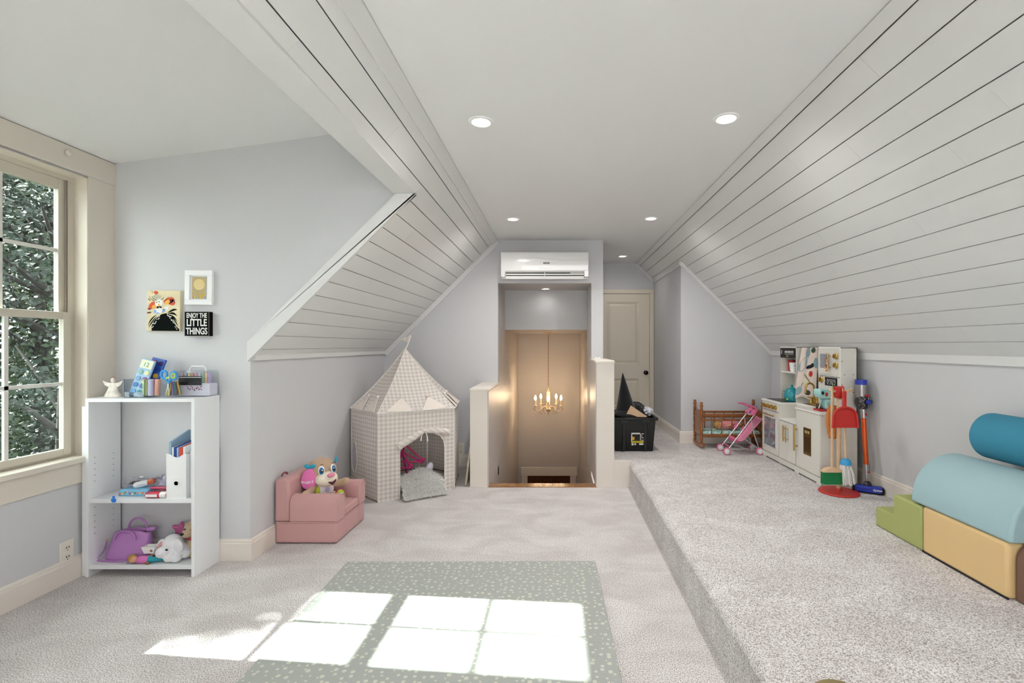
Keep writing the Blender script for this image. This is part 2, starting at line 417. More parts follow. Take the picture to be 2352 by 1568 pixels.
b = MB().box(-0.558, 0.315, YW - 0.03, YW, -0.79, -0.66); b.build('head_casing', cream_m, t, bevel=0.004)
b = MB().box(-0.545, -0.455, YW - 0.025, YW, ZLOW, -0.79); b.build('side_casing', cream_m, t, bevel=0.004)
b = MB().box(0.205, 0.30, YW - 0.025, YW, ZLOW, -0.79); b.build('side_casing', cream_m, t, bevel=0.004)
MB().box(-0.455, 0.205, YW - 0.012, YW - 0.004, ZLOW, -0.79).build('door_leaf', M('dark_door_wood', '#5a3014', 0.4, var=(10, 0.3)), t)
# half walls
def half_wall(x0, x1, ztop, name, label, dx0, dx1):
    t = sroot(name, label)
    MB().box(x0 + 0.008, x1 - 0.008, YH + 0.012, YF, 0.0, ztop - 0.02).build('core', wall_m if name == 'wall_half_left' else stair_m, t)
    MB().box(x0, x1, YH - 0.004, YH + 0.016, 0.0, ztop - 0.02).build('end_board', cream_m, t, bevel=0.002)
    MB().box(x0 + dx0, x1 + dx1, YH - 0.012, YF, ztop - 0.022, ztop).build('cap', cream_m, t, bevel=0.004)
    return t
hl = half_wall(-0.754, -0.603, HC - 0.374, 'wall_half_left', 'cream capped low half wall beside the tent', -0.004, 0.012)
MB().box(-0.603, -0.592, YH + 0.0, YF, 0.0, HC - 0.398).build('inner_panel', stair_m, hl)
hr = half_wall(0.346, 0.499, HC - 0.132, 'wall_half_right', 'taller cream capped half wall beside the black tote', -0.012, 0.004)
MB().box(0.338, 0.346, YH + 0.0, YF, 0.0, HC - 0.156).build('inner_panel', stair_m, hr)
MB().box(0.486, XS + 0.006, YH - 0.006, YH + 0.012, 0.0, ZP - 0.004).build('platform_fascia', cream_m, hr, bevel=0.002)
# back wall behind the camera, with an unseen wide gable window added for soft light
b = MB(); w0, w1, h0, h1 = -0.95, 1.35, 0.45, 2.15
b.box(XKL - 0.1, w0, YB - 0.08, YB, -0.1, ZC + 0.05); b.box(w1, XKR + 0.1, YB - 0.08, YB, -0.1, ZC + 0.05); b.box(w0, w1, YB - 0.08, YB, -0.1, h0); b.box(w0, w1, YB - 0.08, YB, h1, ZC + 0.05)
struct(b.build('wall_back', wall_m), 'gable wall behind the viewer')
t = sroot('window_4', 'unseen wide gable window added behind the viewer for soft light')
b = MB(); 
for x in (w0 + 0.03, (w0 + w1) / 2, w1 - 0.03): b.box(x - 0.03, x + 0.03, YB - 0.07, YB + 0.01, h0, h1)
for z in (h0 + 0.03, (h0 + h1) / 2, h1 - 0.03): b.box(w0, w1, YB - 0.07, YB + 0.01, z - 0.03, z + 0.03)
b.build('frame', wintrim_m, t)

# baseboards
def baseboard(name, a, c, inward, z0=0.0, h=0.12, th=0.016):
    a = Vector((a[0], a[1], 0)); c = Vector((c[0], c[1], 0)); n = Vector((inward[0], inward[1], 0))
    pr = [(0, z0), (th, z0), (th, z0 + h * 0.80), (th * 0.75, z0 + h * 0.84), (th * 0.75, z0 + h * 0.93), (th * 0.3, z0 + h), (0, z0 + h)]
    b = MB(); k = len(pr); V = [p + n * q[0] + Vector((0, 0, q[1])) for p in (a, c) for q in pr]
    b.add(V, [tuple(range(k)), tuple(reversed(range(k, 2 * k)))] + [(i, i + k, (i + 1) % k + k, (i + 1) % k) for i in range(k)])
    return struct(b.build(name, cream_m), 'cream painted baseboard')
baseboard('baseboard_left', (XW, YN), (XW, YC), (1, 0))
baseboard('baseboard_dormer', (XW, YC), (XKL + 0.016, YC), (0, -1))
baseboard('baseboard_knee_left', (XKL, YC), (XKL, YF), (1, 0))
baseboard('baseboard_far', (XKL, YF), (-0.754, YF), (0, -1))
baseboard('baseboard_right', (XKR, YB), (XKR, YF), (-1, 0), ZP)
baseboard('baseboard_far_right', (1.265 - 0.016, YF), (XKR, YF), (0, -1), ZP)
baseboard('baseboard_hall', (1.265, YF), (1.265, 6.3), (-1, 0), ZP)
# ------------------------------------------------------------------ window wall and windows
WH = 0.338; WZ0, WZ1 = 0.64, 2.135
wins = [2.273, 0.75, -0.78]  # first is the window in view; other two are unseen, added for bounce light
b = MB(); ys = [YN - 0.08]
for c in sorted(wins): ys += [c - WH, c + WH]
ys += [YC + 0.08]
for i in range(0, len(ys), 2): b.box(XW - 0.12, XW, ys[i], ys[i + 1], -0.1, zd(XW) + 0.04)
for c in wins: b.box(XW - 0.12, XW, c - WH, c + WH, -0.1, WZ0 - 0.03); b.box(XW - 0.12, XW, c - WH, c + WH, WZ1, zd(XW) + 0.04)
struct(b.build('wall_left', wall_m), 'dormer wall with the window')
def window(n, c):
    t = sroot('window_%d' % n, 'double hung window with white muntins and cream casing' if n == 1 else None)
    y0, y1 = c - WH, c + WH
    B = lambda *a: MB().box(*a)
    B(XW - 0.11, XW + 0.012, y1 - 0.004, y1 + 0.004, WZ0, WZ1).build('jamb', wintrim_m, t); B(XW - 0.11, XW + 0.012, y0 - 0.004, y0 + 0.004, WZ0, WZ1).build('jamb', wintrim_m, t)
    B(XW - 0.11, XW + 0.012, y0, y1, WZ1 - 0.006, WZ1).build('head_jamb', wintrim_m, t)
    yr = YC if n == 1 else y1 + 0.14
    B(XW, XW + 0.014, y1, yr, WZ0, WZ1 + 0.01).build('side_casing', wintrim_m, t, bevel=0.002)
    B(XW, XW + 0.014, y0 - 0.14, y0, WZ0, WZ1 + 0.01).build('side_casing', wintrim_m, t, bevel=0.002)
    B(XW, XW + 0.018, y0 - 0.14, yr, WZ1 + 0.01, zd(XW) - 0.002).build('head_casing', wintrim_m, t, bevel=0.002)
    B(XW - 0.11, XW + 0.045, y0 - 0.10, y1 - 0.01 + 0.03, WZ0 - 0.028, WZ0).build('stool', wintrim_m, t, bevel=0.004)
    B(XW, XW + 0.016, y0 - 0.12, y1 + 0.0, 0.50, WZ0 - 0.028).build('apron', wintrim_m, t, bevel=0.003)
    # vinyl frame
    f = MB()
    f.box(XW - 0.10, XW - 0.055, y1 - 0.045, y1, WZ0 + 0.012, WZ1 - 0.03); f.box(XW - 0.10, XW - 0.055, y0, y0 + 0.045, WZ0 + 0.012, WZ1 - 0.03); f.box(XW - 0.10, XW - 0.055, y0, y1, WZ1 - 0.03, WZ1); f.box(XW - 0.10, XW - 0.05, y0, y1, WZ0, WZ0 + 0.012)
    f.build('frame', vinyl_m, t, bevel=0.002)
    MB().box(XW - 0.056, XW - 0.052, y1 - 0.052, y1 - 0.045, 1.40, WZ1 - 0.03).build('sash_track', M('track_brown', '#7a6a60', 0.6), t)
    # sashes: lower in front, upper behind
    for nm, xs, za, zb, ga, gb in (('lower_sash', XW - 0.05, 0.652, 1.405, 0.689, 1.367), ('upper_sash', XW - 0.078, 1.37, 2.105, 1.404, 2.051)):
        s = MB(); gy0, gy1 = c - 0.2575, c + 0.2575
        so = 0.040 if nm == 'lower_sash' else 0.034
        s.box(xs - 0.013, xs + 0.013, gy1, gy1 + so, za, zb); s.box(xs - 0.013, xs + 0.013, gy0 - so, gy0, za, zb)
        s.box(xs - 0.013, xs + 0.013, gy0, gy1, za, ga); s.box(xs - 0.013, xs + 0.013, gy0, gy1, gb, zb)
        so_ = s.build(nm, vinyl_m, t, bevel=0.0025)
        zm = 1.028 if nm == 'lower_sash' else 1.729
        m = MB(); m.box(xs - 0.006, xs + 0.006, gy0, gy1, zm - 0.009, zm + 0.009); m.box(xs - 0.006, xs + 0.006, c - 0.009, c + 0.009, ga, gb)
        m.build('muntin', M('white_muntin', '#e2dfd8', 0.4), so_)
        for ya, yb in ((gy0, c - 0.009), (c + 0.009, gy1)):
            for z0_, z1_ in ((ga, zm - 0.009), (zm + 0.009, gb)):
                MB().box(xs - 0.002, xs + 0.002, ya, yb, z0_, z1_).build('pane', pane_m, so_)
    return t
for i, c in enumerate(wins): window(i + 1, c)
k = tag(MB().lathe([(0.006, 0), (0.012, 0.004), (0.014, 0.012), (0.009, 0.018), (0, 0.02)], 16, (XW + 0.018, 2.49, 2.222), (0, PI / 2, 0)).build('wall_hook', wintrim_m, smooth=40), 'small round cream knob on the board above the window', 'hook')

# ------------------------------------------------------------------ panelled door at the end of the hall
t = sroot('door_1', 'cream two panel door with a dark knob at the end of the hall')
zt = HC + 0.7335 - 0.06
X0, X1 = 0.515, 1.207
MB().box(0.474, X0, 6.27, 6.30, ZP, zt).build('side_casing', door_m, t, bevel=0.004); MB().box(X1, 1.262, 6.27, 6.30, ZP, zt).build('side_casing', door_m, t, bevel=0.004)
MB().box(0.474, 1.262, 6.268, 6.30, zt, zt + 0.055).build('head_casing', door_m, t, bevel=0.004)
px0, px1 = 0.645, 1.072; pz = [(HC - 0.247, HC + 0.568), (ZP + 0.2, HC - 0.43)]
b = MB().box(X0 + 0.003, px0, 6.28, 6.30, ZP, zt - 0.003); b.box(px1, X1 - 0.003, 6.28, 6.30, ZP, zt - 0.003)
b.box(px0, px1, 6.28, 6.30, ZP, pz[1][0]); b.box(px0, px1, 6.28, 6.30, pz[1][1], pz[0][0]); b.box(px0, px1, 6.28, 6.30, pz[0][1], zt - 0.003)
leaf = b.build('door_leaf', door_m, t)
for za, zb in pz:
    p = MB(); 
    p.add([(px0, 6.28, za), (px1, 6.28, za), (px1, 6.28, zb), (px0, 6.28, zb), (px0 + 0.03, 6.294, za + 0.03), (px1 - 0.03, 6.294, za + 0.03), (px1 - 0.03, 6.294, zb - 0.03), (px0 + 0.03, 6.294, zb - 0.03),
           (px0 + 0.05, 6.286, za + 0.05), (px1 - 0.05, 6.286, za + 0.05), (px1 - 0.05, 6.286, zb - 0.05), (px0 + 0.05, 6.286, zb - 0.05)],
          [(0, 1, 5, 4), (1, 2, 6, 5), (2, 3, 7, 6), (3, 0, 4, 7), (4, 5, 9, 8), (5, 6, 10, 9), (6, 7, 11, 10), (7, 4, 8, 11), (8, 9, 10, 11)])
    p.build('panel', door_m, leaf)
MB().lathe([(0.026, 0), (0.028, 0.006), (0.012, 0.01), (0.010, 0.03), (0.024, 0.042), (0.029, 0.055), (0.024, 0.068), (0, 0.074)], 24, (1.154, 6.28, HC - 0.353), (PI / 2, 0, 0)).build('door_knob', M('dark_knob', '#2b2623', 0.25, 0.8), t, smooth=40)

# ------------------------------------------------------------------ recessed ceiling lights
lens_m = M('lamp_lens', '#ffffff', 0.5, emit=('#fff6ea', 4))
def ceiling_light(x, y, z, label, watts, col=(1.0, 0.97, 0.94)):
    t = thing('ceiling_light', label, 'ceiling light', (x, y, z), 0, 'recessed ceiling lights')
    MB().lathe([(0.040, -0.0015), (0.046, -0.007), (0.057, -0.006), (0.060, -0.001), (0.060, 0.0)], 32).build('trim_ring', whitep_m, t, smooth=40)
    MB().lathe([(0, -0.0015), (0.041, -0.0015), (0.041, 0.0), (0, 0.0)], 32).build('lens', lens_m, t)
    ld = bpy.data.lights.new('lamp', 'SPOT'); ld.energy = watts; ld.color = col; ld.spot_size = R(165); ld.spot_blend = 1.0; ld.shadow_soft_size = 0.04
    lo = bpy.data.objects.new('lamp', ld); COL.objects.link(lo); lo.parent = t; lo.location = (0, 0, -0.012)
    return t
W = 36
ceiling_light(-0.363, 2.311, ZC, 'round recessed ceiling light nearest the left plank slope, closest of that row', W)
ceiling_light(0.799, 2.276, ZC, 'round recessed ceiling light beside the right plank slope, closest of that row', W)
ceiling_light(-0.373, 4.09, ZC, 'round recessed ceiling light just in front of the air conditioner', W * 1.3)
ceiling_light(0.793, 4.07, ZC, 'round recessed ceiling light near the hall entrance by the right slope', W * 1.3)
ceiling_light(0.789, 5.79, ZC, 'small recessed ceiling light inside the short hall above the door', 7)
ceiling_light(-0.124, 5.40, ZO, 'recessed light in the soffit of the stair opening below the air conditioner', 1.6)

ceiling_light(-0.368, 0.50, ZC, 'unseen round recessed ceiling light added overhead on the left, behind the closest visible pair', 24)  # unseen pair in line with the visible rows, added for light near the camera
ceiling_light(0.796, 0.50, ZC, 'unseen round recessed ceiling light added overhead on the right, behind the closest visible pair', 24)
ceiling_light(-0.368, -1.29, ZC, 'unseen round recessed ceiling light added at the rear of the room on the left', 24)  # unseen rear pair on the same spacing, added to brighten the near room
ceiling_light(0.796, -1.29, ZC, 'unseen round recessed ceiling light added at the rear of the room on the right', 24)

# ------------------------------------------------------------------ air conditioner
acm = M('ac_white', '#f2f2f1', 0.18, coat=0.5)
t = thing('air_conditioner', 'white wall mounted split air conditioner above the stair opening', 'air conditioner', (-0.12, YF, 1.87))
ax0, ax1, ay = -0.5495 + 0.12, 0.311 + 0.12, -0.20
z0, z1 = HC + 0.655 - 1.87, HC + 0.924 - 1.87
pr = [(-0.005, z0 + 0.012), (ay + 0.075, z0 + 0.004), (ay + 0.05, z0 + 0.055), (ay + 0.01, z0 + 0.075), (ay, z0 + 0.13), (ay + 0.004, z1 - 0.03), (ay + 0.02, z1 - 0.006), (-0.005, z1)]
MB().prism(pr, 'x', ax0, ax1).build('body', acm, t, bevel=0.006, seg=3, smooth=40)
for xa, xb in ((ax0, ax0 + 0.042), (ax1 - 0.042, ax1)):
    MB().prism([(ay + 0.11, z0 + 0.012), (ay + 0.012, z0 + 0.018), (ay + 0.006, z0 + 0.08), (ay + 0.07, z0 + 0.09)], 'x', xa, xb).build('end_cheek', acm, t, bevel=0.004)
MB().box(ax0 + 0.046, ax1 - 0.18, ay + 0.035, ay + 0.044, z0 + 0.055, z0 + 0.070).build('outlet_slot', dark_m, t)
MB().obox((0, ay + 0.03, z0 + 0.045), (ax1 - ax0 - 0.09, 0.006, 0.012), (0.3, 0, 0)).build('upper_louver', acm, t)
MB().box(ax0 + 0.046, ax1 - 0.046, ay + 0.042, ay + 0.049, z0 + 0.030, z0 + 0.038).build('outlet_slot', dark_m, t)
MB().obox((0, ay + 0.035, z0 + 0.014), (ax1 - ax0 - 0.09, 0.006, 0.030), (0.35, 0, 0)).build('lower_louver', acm, t, bevel=0.002)
MB().box(-0.003, 0.003, ay + 0.02, ay + 0.03, z0 + 0.015, z0 + 0.07).build('louver_clip', acm, t)
sw = MB().tube([(-0.25 + 0.68 * u, ay - 0.001, z0 + 0.19 + 0.016 * math.exp(-((u - 0.22) / 0.2) ** 2) - 0.016 * u) for u in [i / 24 for i in range(25)]], 0.003, 6)
sw.build('swoosh_ridge', acm, t, smooth=60)
MB().box(-0.012, 0.048, ay - 0.0025, ay + 0.002, z0 + 0.143, z0 + 0.158).build('nameplate', M('plate_grey', '#4a4d52', 0.4), t)
MB().box(-0.006, 0.042, ay - 0.0035, ay, z0 + 0.1485, z0 + 0.1525).build('nameplate_lettering', whitep_m, t)
b = MB()
for i in range(6): b.box(-0.05 + 0.022 * i, -0.046 + 0.022 * i, ay - 0.001, ay + 0.003, z0 + 0.1, z0 + 0.104)
b.build('indicator_marks', M('mark_grey', '#9a9ea3', 0.5), t)

# ------------------------------------------------------------------ chandelier
chm = M('antique_ivory', '#cdb694', 0.4, var=(60, 0.3)); brass_m = M('aged_brass', '#8a5a30', 0.35, 0.9)
cz = HC - 0.726; CH = Vector((-0.118, 6.7, cz))
t = thing('chandelier', 'five arm ivory candle chandelier hanging in the stairwell', 'chandelier', CH)
MB().lathe([(0.0, 0.0), (0.05, 0.0), (0.052, -0.008), (0.03, -0.02), (0.008, -0.03), (0, -0.03)], 24, (0, 0, ZS - cz)).build('canopy', chm, t, smooth=40)
ch = MB(); zt_ = ZS - cz - 0.03; n = int((zt_ - 0.13) / 0.026)
for i in range(n):
    zc_ = zt_ - 0.013 - i * 0.026; ax = i % 2
    ch.tube([((0.006 * math.cos(a)) * (1 - ax), (0.006 * math.cos(a)) * ax, zc_ + 0.017 * math.sin(a)) for a in [2 * PI * k / 10 for k in range(10)]], 0.0022, 5, closed=True)
ch.build('chain', brass_m, t, smooth=60)
MB().lathe([(0, -0.235), (0.012, -0.225), (0.006, -0.20), (0.028, -0.185), (0.036, -0.16), (0.022, -0.135), (0.016, -0.12), (0.026, -0.10), (0.022, -0.085), (0.024, 0.03), (0.019, 0.06), (0.026, 0.08), (0.012, 0.10), (0.006, 0.13), (0, 0.135)], 20).build('column', chm, t, smooth=40)
bulb_m = M('candle_bulb', '#fff4e0', 0.3, emit=('#ffe0b0', 60))
for i in range(5):
    a = 2 * PI * i / 5 + R(-90); ca, sa = math.cos(a), math.sin(a)
    pt = lambda r, z: (r * ca, r * sa, z)
    arm = MB().tube([pt(0.02, -0.15), pt(0.05, -0.12), pt(0.085, -0.125), pt(0.115, -0.17), pt(0.15, -0.185), pt(0.18, -0.165), pt(0.185, -0.13), pt(0.185, -0.11)], 0.005, 8).build('arm', chm, t, smooth=60)
    MB().tube([pt(0.18, -0.165), pt(0.205, -0.155), pt(0.21, -0.135), pt(0.198, -0.13)], 0.003, 6).build('leaf_curl', brass_m, arm, smooth=60)
    MB().tube([pt(0.13, -0.182), pt(0.11, -0.215), pt(0.085, -0.225)], 0.003, 6).build('leaf_curl', brass_m, arm, smooth=60)
    MB().lathe([(0.004, -0.115), (0.024, -0.105), (0.022, -0.10), (0.010, -0.098), (0.010, -0.03), (0, -0.03)], 14, pt(0.185, 0)).build('candle_sleeve', chm, arm, smooth=40)
    MB().lathe([(0, -0.03), (0.010, -0.025), (0.016, -0.008), (0.014, 0.012), (0.006, 0.034), (0, 0.042)], 14, pt(0.185, 0)).build('bulb', bulb_m, arm, smooth=60)
    ld = bpy.data.lights.new('bulb_glow', 'POINT'); ld.energy = 1.2; ld.color = (1.0, 0.74, 0.48); ld.shadow_soft_size = 0.02
    lo = bpy.data.objects.new('bulb_glow', ld); COL.objects.link(lo); lo.parent = arm; lo.location = pt(0.185, 0.055)

# ------------------------------------------------------------------ outlets
def outlet(label, loc, rz):
    t = thing('electrical_outlet', label, 'outlet', loc, rz)
    om = M('outlet_ivory', '#e8e2d6', 0.35)
    MB().box(-0.036, 0.036, -0.006, 0, -0.06, 0.06).build('cover_plate', om, t, bevel=0.003)
    for z in (-0.024, 0.024):
        s = MB().lathe([(0.0, 0.008), (0.017, 0.008), (0.0175, 0.0)], 18, (0, 0, z), (PI / 2, 0, 0)).build('socket', om, t)
        q = MB().box(-0.008, -0.005, -0.0095, -0.004, z - 0.002, z + 0.008); q.box(0.005, 0.008, -0.0095, -0.004, z - 0.002, z + 0.007); q.box(-0.002, 0.002, -0.0095, -0.004, z - 0.012, z - 0.008)
        q.build('slots', dark_m, s)
outlet('ivory wall outlet on the grey wall below the window', (XW, 2.507, 0.155), R(90))
outlet('ivory wall outlet between the gingham tent and the half wall', (-0.977, YF, 0.178), 0)

# ------------------------------------------------------------------ trees outside
bark_m = M('bark', '#1d1814', 0.9, var=(8, 0.3))
def leaf_mat(key, col):
    m = M(key, col, 0.55, var=(1.2, 0.45)); return m
lm = [leaf_mat('leaf_dark', '#18241a'), leaf_mat('leaf_mid', '#24331c'), leaf_mat('leaf_olive', '#343c1e')]
ZG = -5.4
struct(MB().box(-60, XW - 0.4, -30, 60, ZG - 0.1, ZG).build('ground', M('ground_leaf_litter', '#2a2b20', 0.95, var=(0.8, 0.3))), 'leafy ground outside')
def tree(x, y, top, rx, n, mi, label, seed, base=-3.0, sz=0.11):
    rr = random.Random(seed); t = thing('tree', label, 'tree', (x, y, ZG), 0, 'trees outside the window')
    tr = MB(); h = top - ZG
    tr.tube([(0, 0, 0), (0.05, 0.02, h * 0.3), (-0.08, 0.05, h * 0.6), (0.02, 0, h * 0.9)], [0.16, 0.13, 0.09, 0.03], 8); tr.build('trunk', bark_m, t, smooth=60)
    br = MB(); crown = MB(); V = []; Fs = []
    ends = []
    for i in range(16):
        z = rr.uniform(0.42, 0.92) * h; a = rr.uniform(0, 2 * PI); L = rx * rr.uniform(0.6, 1.0)
        e = Vector((L * math.cos(a), L * math.sin(a), z + rr.uniform(0.2, 0.9))); br.tube([(0, 0, z - 0.2), e * 0.5 + Vector((0, 0, z * 0.5 - 0.05)), e], [0.05, 0.03, 0.012], 6); ends.append(e)
    br.build('branches', bark_m, t, smooth=60)
    zc, hz = (top + base) / 2 - ZG, (top - base) / 2
    clumps = [(Vector((rr.uniform(-1, 1) * rx, rr.uniform(-1, 1) * rx, zc + rr.uniform(-1, 1) * hz)), rr.uniform(0.35, 0.8)) for _ in range(70)]
    for i in range(n):
        c, cr = clumps[rr.randrange(len(clumps))]
        p = c + Vector((rr.gauss(0, 0.5), rr.gauss(0, 0.5), rr.gauss(0, 0.42))) * cr
        s = sz * rr.uniform(0.5, 1.2); d = Vector((rr.uniform(-1, 1), rr.uniform(-1, 1), rr.uniform(-0.7, 0.4))).normalized(); sd = d.orthogonal().normalized() * s * 0.32
        sd = Matrix.Rotation(rr.uniform(0, PI), 3, d) @ sd
        k = len(V); V += [p, p + d * s * 0.5 + sd, p + d * s, p + d * s * 0.5 - sd]; Fs.append((k, k + 1, k + 2, k + 3))
    crown.add(V, Fs); crown.build('crown', lm[mi], t, fixn=False)
tree(-6.4, 6.3, 3.4, 1.3, 16000, 0, 'dark leafy tree closest outside the window', 1, -4.5, 0.075)
tree(-9.2, 8.6, 4.8, 1.7, 16000, 1, 'mid green tree standing behind the dark leafy one outside', 2, -4.0, 0.11)
tree(-13.2, 11.2, 6.8, 2.1, 14000, 2, 'yellowish olive tree farther off outside the window', 3, -4.5, 0.17)
tree(-17.5, 16.6, 8.0, 2.6, 12000, 0, 'tall dark tree at the back of the garden seen between others', 4, -5.0, 0.25)
tree(-12.5, 15.8, 6.0, 2.0, 12000, 1, 'broad green tree at the far end of the garden', 5, -5.0, 0.22)
tree(-8.9, 12.2, 3.0, 1.7, 10000, 0, 'low dark bushy tree filling the lower panes of the window', 6, -5.2, 0.14)
tree(-21.5, 20.5, 9.5, 3.2, 12000, 1, 'distant tall green tree closing the view outside', 7, -5.0, 0.32)

# overhanging tree limb that shades one corner of the sun patch
t = thing('tree', 'slender tree beside the house with one leafy overhanging limb', 'tree', (-7.7, 3.75, ZG), 0, 'trees outside the window')
LB = Vector((0.72, -0.93, 4.05 - ZG))
MB().tube([(0, 0, 0), (0.05, 0, 4), (-0.05, 0.05, 7.5), (0, 0, 9.2)], [0.12, 0.10, 0.07, 0.02], 8).build('trunk', bark_m, t, smooth=60)
MB().tube([(0, 0, 8.3), LB * 0.5 + Vector((0, 0, 4.35)), LB + Vector((0, 0, 0.05)), LB + Vector((0.2, -0.2, -0.05))], [0.05, 0.035, 0.02, 0.008], 6).build('limb', bark_m, t, smooth=60)
rl = random.Random(77); V = []; Fs = []
for i in range(5200):
    if i < 3600: p = LB + Vector((rl.gauss(0, 0.10), rl.gauss(0.0, 0.135), rl.gauss(-0.02, 0.125)))
    else: p = Vector((rl.gauss(0, 0.5), rl.gauss(0.6, 0.35), rl.uniform(7.5, 10.2)))
    s_ = rl.uniform(0.03, 0.07); d_ = Vector((rl.uniform(-1, 1), rl.uniform(-1, 1), rl.uniform(-0.8, 0.4))).normalized(); sd = Matrix.Rotation(rl.uniform(0, PI), 3, d_) @ (d_.orthogonal().normalized() * s_ * 0.34)
    k = len(V); V += [p, p + d_ * s_ * 0.5 + sd, p + d_ * s_, p + d_ * s_ * 0.5 - sd]; Fs.append((k, k + 1, k + 2, k + 3))
b = MB(); b.add(V, Fs); b.build('crown', lm[1], t, fixn=False)
# ------------------------------------------------------------------ bookcase by the window
BX0, BX1, BY0, BY1, BH = -2.505, -1.925, 2.562, 2.752, 0.948
t = thing('bookcase', 'low white open bookcase against the dormer wall', 'bookcase', (-2.215, 2.66, 0))
T = 0.017
for x in (BX0, BX1 - T): MB().box(x, x + T, BY0, BY1, 0, BH).build('side_panel', white_m, t, True, bevel=0.001)
MB().box(BX0 + T, BX1 - T, BY0 + 0.001, BY1, BH - 0.019, BH - 0.001).build('top_panel', white_m, t, True, bevel=0.001)
MB().box(BX0 + T, BX1 - T, BY0 + 0.008, BY1, 0.390, 0.412).build('shelf', white_m, t, True, bevel=0.001)
MB().box(BX0 + T, BX1 - T, BY0 + 0.003, BY1, 0.040, 0.062).build('shelf', white_m, t, True, bevel=0.001)
MB().box(BX0 + T, BX1 - T, BY1 - 0.03, BY1 - 0.012, 0.0, 0.04).build('toe_board', M('raw_board', '#a98a68', 0.8), t, True)
b = MB()
for x, s in ((BX0 + T, 1), (BX1 - T, -1)):
    for y in (BY0 + 0.035, BY1 - 0.045):
        for z in [0.22 + 0.032 * i for i in range(4)] + [0.36] + [0.50 + 0.032 * i for i in range(5)]:
            disc(b, (x, y, z), 0.0022, (s, 0, 0), 0.0006, 8)
b.build('peg_holes', M('hole_brown', '#51463c', 0.9), t, True)['kind'] = 'stuff'
o = MB().box(-2.532, -2.514, 2.572, 2.745, 0, 0.905).build('shelf_board', white_m, bevel=0.001)
tag(o, 'spare white shelf board standing upright between bookcase and window wall', 'board')
ZT = BH   # top surface
# angel figurine
ang_m = M('chipped_white_wood', '#e2d9cf', 0.7, var=(45, 0.22), bump=(60, 0.3))
t = thing('angel_figurine', 'small distressed white angel figurine with spread wings on the bookcase', 'figurine', (-2.428, 2.64, ZT))
MB().lathe([(0.046, 0.0), (0.047, 0.004), (0.034, 0.028), (0.022, 0.058), (0.018, 0.070), (0.014, 0.076), (0, 0.078)], 20, sy=0.5).build('gown', ang_m, t, smooth=50)
MB().ball((0, 0, 0.091), (0.012, 0.010, 0.015), 14, 10).build('head', ang_m, t, smooth=60)
MB().tube([(0.012 * math.cos(a), 0.0, 0.104 + 0.004 * math.sin(a)) for a in [2 * PI * k / 14 for k in range(14)]], 0.0016, 5, closed=True).build('halo', brass_m, t, smooth=60)
for s in (-1, 1):
    w = [(0.004, 0.052), (0.03, 0.056), (0.045, 0.066), (0.057, 0.089), (0.045, 0.086), (0.03, 0.079), (0.012, 0.077), (0.004, 0.074)]
    MB().prism([(s * x, z) for x, z in w], 'y', -0.004, 0.005).build('wing', ang_m, t, bevel=0.002)
# smoked organiser bin with paint sets
t = thing('organizer_bin', 'clear grey plastic bin holding paint sets on the bookcase', 'bin', (-2.29, 2.655, ZT))
b = MB()
for q in ([(-0.055, -0.045, 0.001), (0.055, -0.045, 0.001), (0.055, 0.05, 0.001), (-0.055, 0.05, 0.001)], [(-0.055, -0.045, 0.0), (-0.055, 0.05, 0.0), (-0.055, 0.05, 0.098), (-0.055, -0.045, 0.098)], [(0.055, -0.045, 0.0), (0.055, 0.05, 0.0), (0.055, 0.05, 0.098), (0.055, -0.045, 0.098)], [(-0.055, -0.045, 0.0), (0.055, -0.045, 0.0), (0.055, -0.045, 0.03), (-0.055, -0.045, 0.03)], [(-0.055, 0.05, 0.0), (0.055, 0.05, 0.0), (0.055, 0.05, 0.098), (-0.055, 0.05, 0.098)]): b.poly(q)
b.build('tray', smoke_m, t)
MB().box(-0.0555, -0.0515, -0.047, -0.043, 0, 0.10).build('edge', M('smoke_edge', '#6a7888', 0.2), t)
def paint_set(label, loc, lean, rows, face, blue, txt):
    t = thing('watercolor_set', label, 'paint set', loc); t.rotation_euler = (R(-10), R(lean), 0)
    bm_ = M('paint_case_blue', '#2a5fb8', 0.3)
    MB().box(-0.038, 0.038, -0.006, 0.006, 0.0, 0.205).build('case', M(*blue) if isinstance(blue, tuple) else bm_, t, bevel=0.003)
    if txt:
        MB().box(-0.033, 0.033, -0.0075, -0.005, 0.155, 0.200).build('label_card', M('label_cream', '#e8ead0', 0.5), t)
        text('lettering', '12', 0.034, (-0.001, -0.0079, 0.174), (PI / 2, 0, 0), M('ink_green', '#4d8f6b', 0.5), t, 0.0002)
    cols = ['#8fb7b0', '#d8dcb4', '#7ea2c9', '#8d5aa0', '#4d7ec0', '#3c6ab5', '#6fa5da', '#2c8d8a'] if txt else ['#a02a50', '#3a2c6a', '#b98a3a', '#1e3f9a', '#c02850', '#c9a03a', '#234ba0', '#d9407a']
    for r in range(rows):
        for c in (-1, 1):
            z = (0.132 if txt else 0.18) - r * 0.036
            MB().lathe([(0, 0.0), (0.0135, 0.0), (0.0135, 0.003), (0.010, 0.004), (0.0, 0.002)], 16, (c * 0.0175, -0.006, z), (PI / 2, 0, 0)).build('paint_pan', M('pan_%s' % cols[(r * 2 + (c > 0)) % 8], cols[(r * 2 + (c > 0)) % 8], 0.35), t, smooth=40)
    return t
paint_set('pale blue watercolour paint set marked 12 leaning in the bin', (-2.30, 2.635, ZT + 0.006), 13, 4, None, ('paint_case_pale', '#9cc0dd', 0.3), True)
paint_set('royal blue watercolour paint set leaning behind the pale one', (-2.272, 2.668, ZT + 0.012), 14, 5, None, 1, False)
